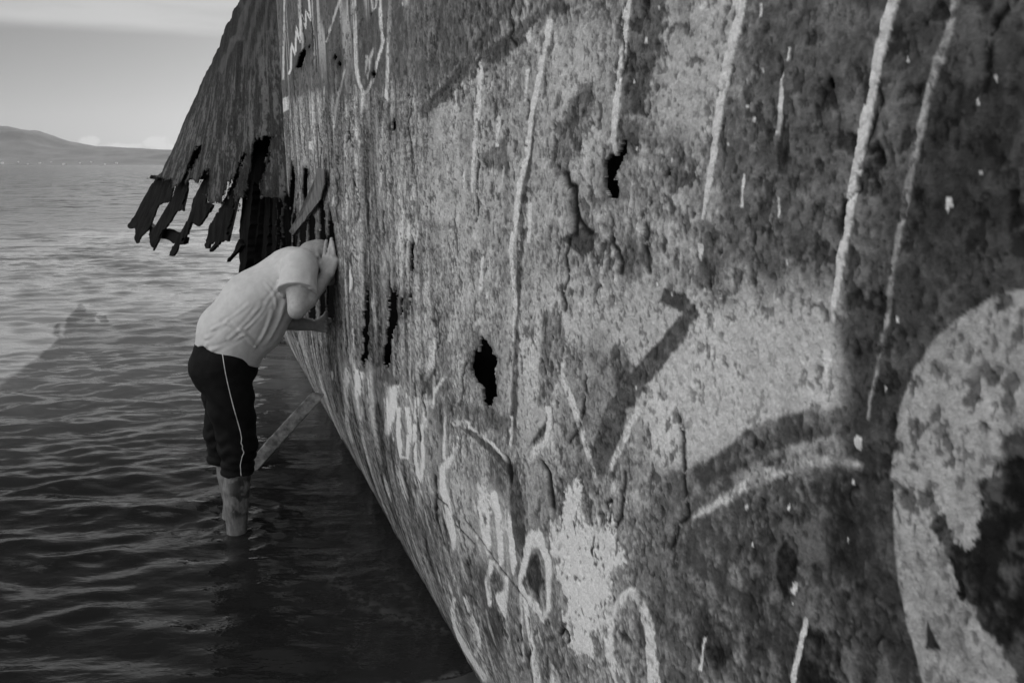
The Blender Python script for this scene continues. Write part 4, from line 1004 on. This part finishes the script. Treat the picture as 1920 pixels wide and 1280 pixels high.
# sleeve ends and hem
dR = (el - sh) / np.linalg.norm(el - sh); cR = sh * .40 + el * .60
dL = (ll_ - sl_) / np.linalg.norm(ll_ - sl_); cL = sl_ * .48 + ll_ * .52
nA = np.array([.30, 0, -.95]); nA /= np.linalg.norm(nA)
def shirt_cut(a, b, h):
    c1 = (a - cR[0]) * dR[0] + (b - cR[1]) * dR[1] + (h - cR[2]) * dR[2]
    near = np.hypot(np.hypot(a - cR[0], b - cR[1]), h - cR[2])
    c1 = np.where((near < .16) & (b > .19), c1, -.5)
    c2 = (a - cL[0]) * dL[0] + (b - cL[1]) * dL[1] + (h - cL[2]) * dL[2]
    near = np.hypot(np.hypot(a - cL[0], b - cL[1]), h - cL[2])
    c2 = np.where((near < .15) & (b < -.18), c2, -.5)
    hem = (.912 - .42 * (a + .13) + .012 * np.sin(b * 30 + a * 22) + .02 * (np.abs(b) / .15) ** 2 * (a < 0) - h)
    return np.maximum(np.maximum(c1, c2), hem)
T.cut(shirt_cut)
# cloth folds: ridges pulled between shoulder, flank and hem
FOLDS = [((.17, .17, 1.10), (.03, .16, .95), .0045, .008), ((.22, .17, 1.06), (.13, .17, .88), .005, .009), ((.12, .17, 1.10), (-.04, .15, .99), .004, .007), ((.27, .17, 1.19), (.14, .17, 1.06), .004, .008),
         ((.28, .16, 1.10), (.19, .17, .90), .006, .012), ((.08, .17, .985), (.185, .16, .80), .008, .009), ((.03, .15, 1.03), (-.07, .13, .95), .004, .007), ((.235, .18, 1.22), (.27, .20, 1.11), .006, .009),
         ((.20, .17, 1.19), (.24, .19, 1.08), .004, .007), ((.08, .17, .985), (.02, .17, 1.02), .006, .009), ((.10, .17, .97), (-.05, .15, .90), .005, .008), ((.09, .17, .98), (.20, .17, 1.10), .004, .007), ((-.06, .12, .93), (-.10, .09, .88), .005, .007),
         ((.36, .24, 1.24), (.32, .30, 1.17), .004, .008), ((.385, .22, 1.23), (.37, .30, 1.16), .004, .008), ((.31, .22, 1.22), (.29, .28, 1.16), .004, .007)]
def folds(a, b, h):
    r = np.zeros_like(a)
    for p, q, am, wd in FOLDS:
        p = np.array(p); q = np.array(q); v = q - p; L = v @ v
        t = np.clip(((a - p[0]) * v[0] + (b - p[1]) * v[1] + (h - p[2]) * v[2]) / L, 0, 1)
        bend = .012 * np.sin(t * 3.1)
        d2 = (a - p[0] - t * v[0] - bend) ** 2 + (h - p[2] - t * v[2]) ** 2 + .12 * (b - p[1] - t * v[1]) ** 2
        e = np.exp(-d2 / wd ** 2) - .7 * np.exp(-((np.sqrt(d2) - 1.8 * wd) / (.8 * wd)) ** 2) * .5
        r -= 1.5 * am * e * np.sin(np.pi * np.clip(t * .86 + .07, 0, 1)) ** .5
    nzv = fbm(a * 9 + h * 5 + b * 3, h * 7 - a * 8 + b * 4, 3, 2) - .5
    return r - .004 * nzv
T.add(folds)
V, F = T.nets()
m_shirt = noisy('pale_cotton', .50, .58, 30, rough=.9, bump=.15, dist=.0015, spec=.1, bscale=600)
ts = mesh_obj('t_shirt', to_world(V), F, m_shirt, man)
# sewn hem of the sleeve
# trousers, rolled to below the knee
K = Field((-.24, -.26, .22), (.24, .26, 1.02), .0052)
K.cone((-.002, 0, .95), (-.015, 0, .80), .088, .128, .03, (1, 1.25, 1))
K.cone((-.055, .06, .79), (-.05, .06, .74), .085, .075, .05); K.cone((-.055, -.06, .79), (-.05, -.06, .74), .085, .075, .05)   # seat
K.cone((.06, 0, .90), (.055, 0, .78), .10, .10, .05, (1, 1.25, 1))
for sgn, ka in ((1, .035), (-1, -.02)):
    b0 = .098 * sgn
    K.chain([(.005, .085 * sgn, .80, .112), (.02 * (1 if sgn > 0 else .2), .094 * sgn, .62, .100), (ka, b0, .45, .083), (ka, b0, .41, .080), (ka - .01, b0, .31, .071), (ka - .016, b0, .20, .069)], .02)
def kcut(a, b, h):
    hem = .302 + .018 * np.sign(-b) * -1 * 0 + np.where(b < 0, -.012, 0.0) - h + .004 * np.sin(a * 60)
    return np.maximum(hem, h - (.955 - .35 * (a + .1)))
K.cut(kcut)
def kfold(a, b, h):
    r = -.012 * (fbm(a * 8 + b * 5, h * 12 + b * 3, 3, 4) - .5)
    kn = np.exp(-((h - .43) / .075) ** 2)
    r -= .005 * kn * np.sin(h * 95 + a * 38 + 2.5 * np.sin(b * 25 + a * 30))
    r -= .003 * np.exp(-((h - .33) / .05) ** 2) * np.sin(h * 150 + a * 12)
    r -= .006 * np.exp(-((h - .62) / .1) ** 2) * np.sin(h * 50 + a * 45)
    return r
K.add(kfold)
V, F = K.nets()
m_black = noisy('black_jersey', .004, .008, 25, rough=.85, bump=.15, dist=.002, spec=.15, bscale=300)
tr = mesh_obj('trousers', to_world(V), F, m_black, man)
# white piping down the outside of the right leg
line = []
for h, a in ((.90, -.002), (.85, .0), (.80, .004), (.75, .010), (.70, .017), (.65, .025), (.60, .034), (.56, .041), (.52, .048), (.49, .050), (.47, .046), (.455, .052), (.44, .050), (.42, .056), (.405, .046), (.385, .042), (.36, .036), (.33, .036), (.305, .036)):
    line.append((a, h))
bs = np.linspace(.30, .02, 400); cen = []
for a, h in [tuple(x) for x in np.array([(np.interp(t_, np.arange(len(line)), [l[0] for l in line]), np.interp(t_, np.arange(len(line)), [l[1] for l in line])) for t_ in np.linspace(0, len(line) - 1, 90)])]:
    d = K.sample(np.stack([np.full(400, a), bs, np.full(400, h)], -1)); k = np.argmax(d < 0)
    if d[k] < 0: cen.append((a, bs[k] + .0005, h))
def tube(name, pts, r_, mat, parent, sides=8):
    pts = np.array(pts); n = len(pts); V = []
    for k in range(n):
        tg = pts[min(k + 1, n - 1)] - pts[max(k - 1, 0)]; tg /= np.linalg.norm(tg)
        u = np.cross(tg, (0, 1, 0.1)); u /= np.linalg.norm(u); w_ = np.cross(tg, u)
        rr = r_[k] if hasattr(r_, '__len__') else r_
        for j in range(sides):
            f_ = 2 * math.pi * j / sides; V.append(pts[k] + rr * (math.cos(f_) * u + math.sin(f_) * w_))
    F = [[k * sides + j, k * sides + (j + 1) % sides, (k + 1) * sides + (j + 1) % sides, (k + 1) * sides + j] for k in range(n - 1) for j in range(sides)]
    F += [list(range(sides))[::-1], [(n - 1) * sides + j for j in range(sides)]]
    return mesh_obj(name, V, F, mat, parent)
m_pipe = principled('white_piping', .62, .6)[0]
tube('piping', to_world(np.array(cen)), .0019, m_pipe, man)

# ------------------------------------------------------------------ plank leaning from the hull into the water
a_ = np.array([-1.185, 4.70, .33]); b_ = np.array([-1.62, 4.12, -.126])
ax = b_ - a_; Lp = np.linalg.norm(ax); ax /= Lp
sd = np.cross(ax, (0.25, -.9, .35)); sd /= np.linalg.norm(sd); up = np.cross(sd, ax)
V, F = [], []; nn = 40; prof_ = [(-.034, -.017), (.032, -.019), (.036, -.015), (.036, .014), (.032, .018), (-.033, .018), (-.036, .014), (-.036, -.013)]
for k in range(nn):
    t_ = k / (nn - 1); c0 = a_ + ax * Lp * t_ + sd * .002 * math.sin(t_ * 5)
    wdt = (1 - .25 * (1 - sst(t_, 0, .06))) * (1 + .015 * math.sin(t_ * 17) + .01 * math.sin(t_ * 41))
    for (x_, y_) in prof_:
        j_ = rng.normal(0, .0009, 2)
        V.append(c0 + sd * (x_ * wdt + j_[0]) + up * (y_ * wdt + j_[1]) + ax * (.02 * (x_ / .035) if k == 0 else 0))
m_ = len(prof_)
F = [[k * m_ + j, k * m_ + (j + 1) % m_, (k + 1) * m_ + (j + 1) % m_, (k + 1) * m_ + j] for k in range(nn - 1) for j in range(m_)] + [list(range(m_))[::-1], [(nn - 1) * m_ + j for j in range(m_)]]
m_wood = noisy('weathered_wood', .06, .26, 22, rough=.7, bump=.6, dist=.004, stretch=(1, 1, 1), spec=.25)
tag(mesh_obj('plank', V, F, m_wood, None, smooth=False), 'weathered wooden plank leaning from the hull down into the water behind the man', 'plank')


# ------------------------------------------------------------------ sea haze that pales the far shore
hb = bpy.data.meshes.new('haze')
hv = [(x, y, z) for z in (-4.5, 760.0) for (x, y) in ((-12500, -600), (12500, -600), (12500, 12600), (-12500, 12600))]
hb.from_pydata(hv, [], [[3, 2, 1, 0], [4, 5, 6, 7], [0, 1, 5, 4], [1, 2, 6, 5], [2, 3, 7, 6], [3, 0, 4, 7]]); hb.update()
hm = bpy.data.materials.new('haze'); hm.use_nodes = True; hm.node_tree.nodes.clear()
pv = N(hm.node_tree, 'ShaderNodeVolumePrincipled'); pv.inputs['Color'].default_value = (.6, .6, .6, 1); pv.inputs['Density'].default_value = 2.9e-5; pv.inputs['Anisotropy'].default_value = 0.2
mo = N(hm.node_tree, 'ShaderNodeOutputMaterial'); hm.node_tree.links.new(pv.outputs[0], mo.inputs['Volume'])
hb.materials.append(hm)
ho = bpy.data.objects.new('haze', hb); COL.objects.link(ho); ho['kind'] = 'stuff'
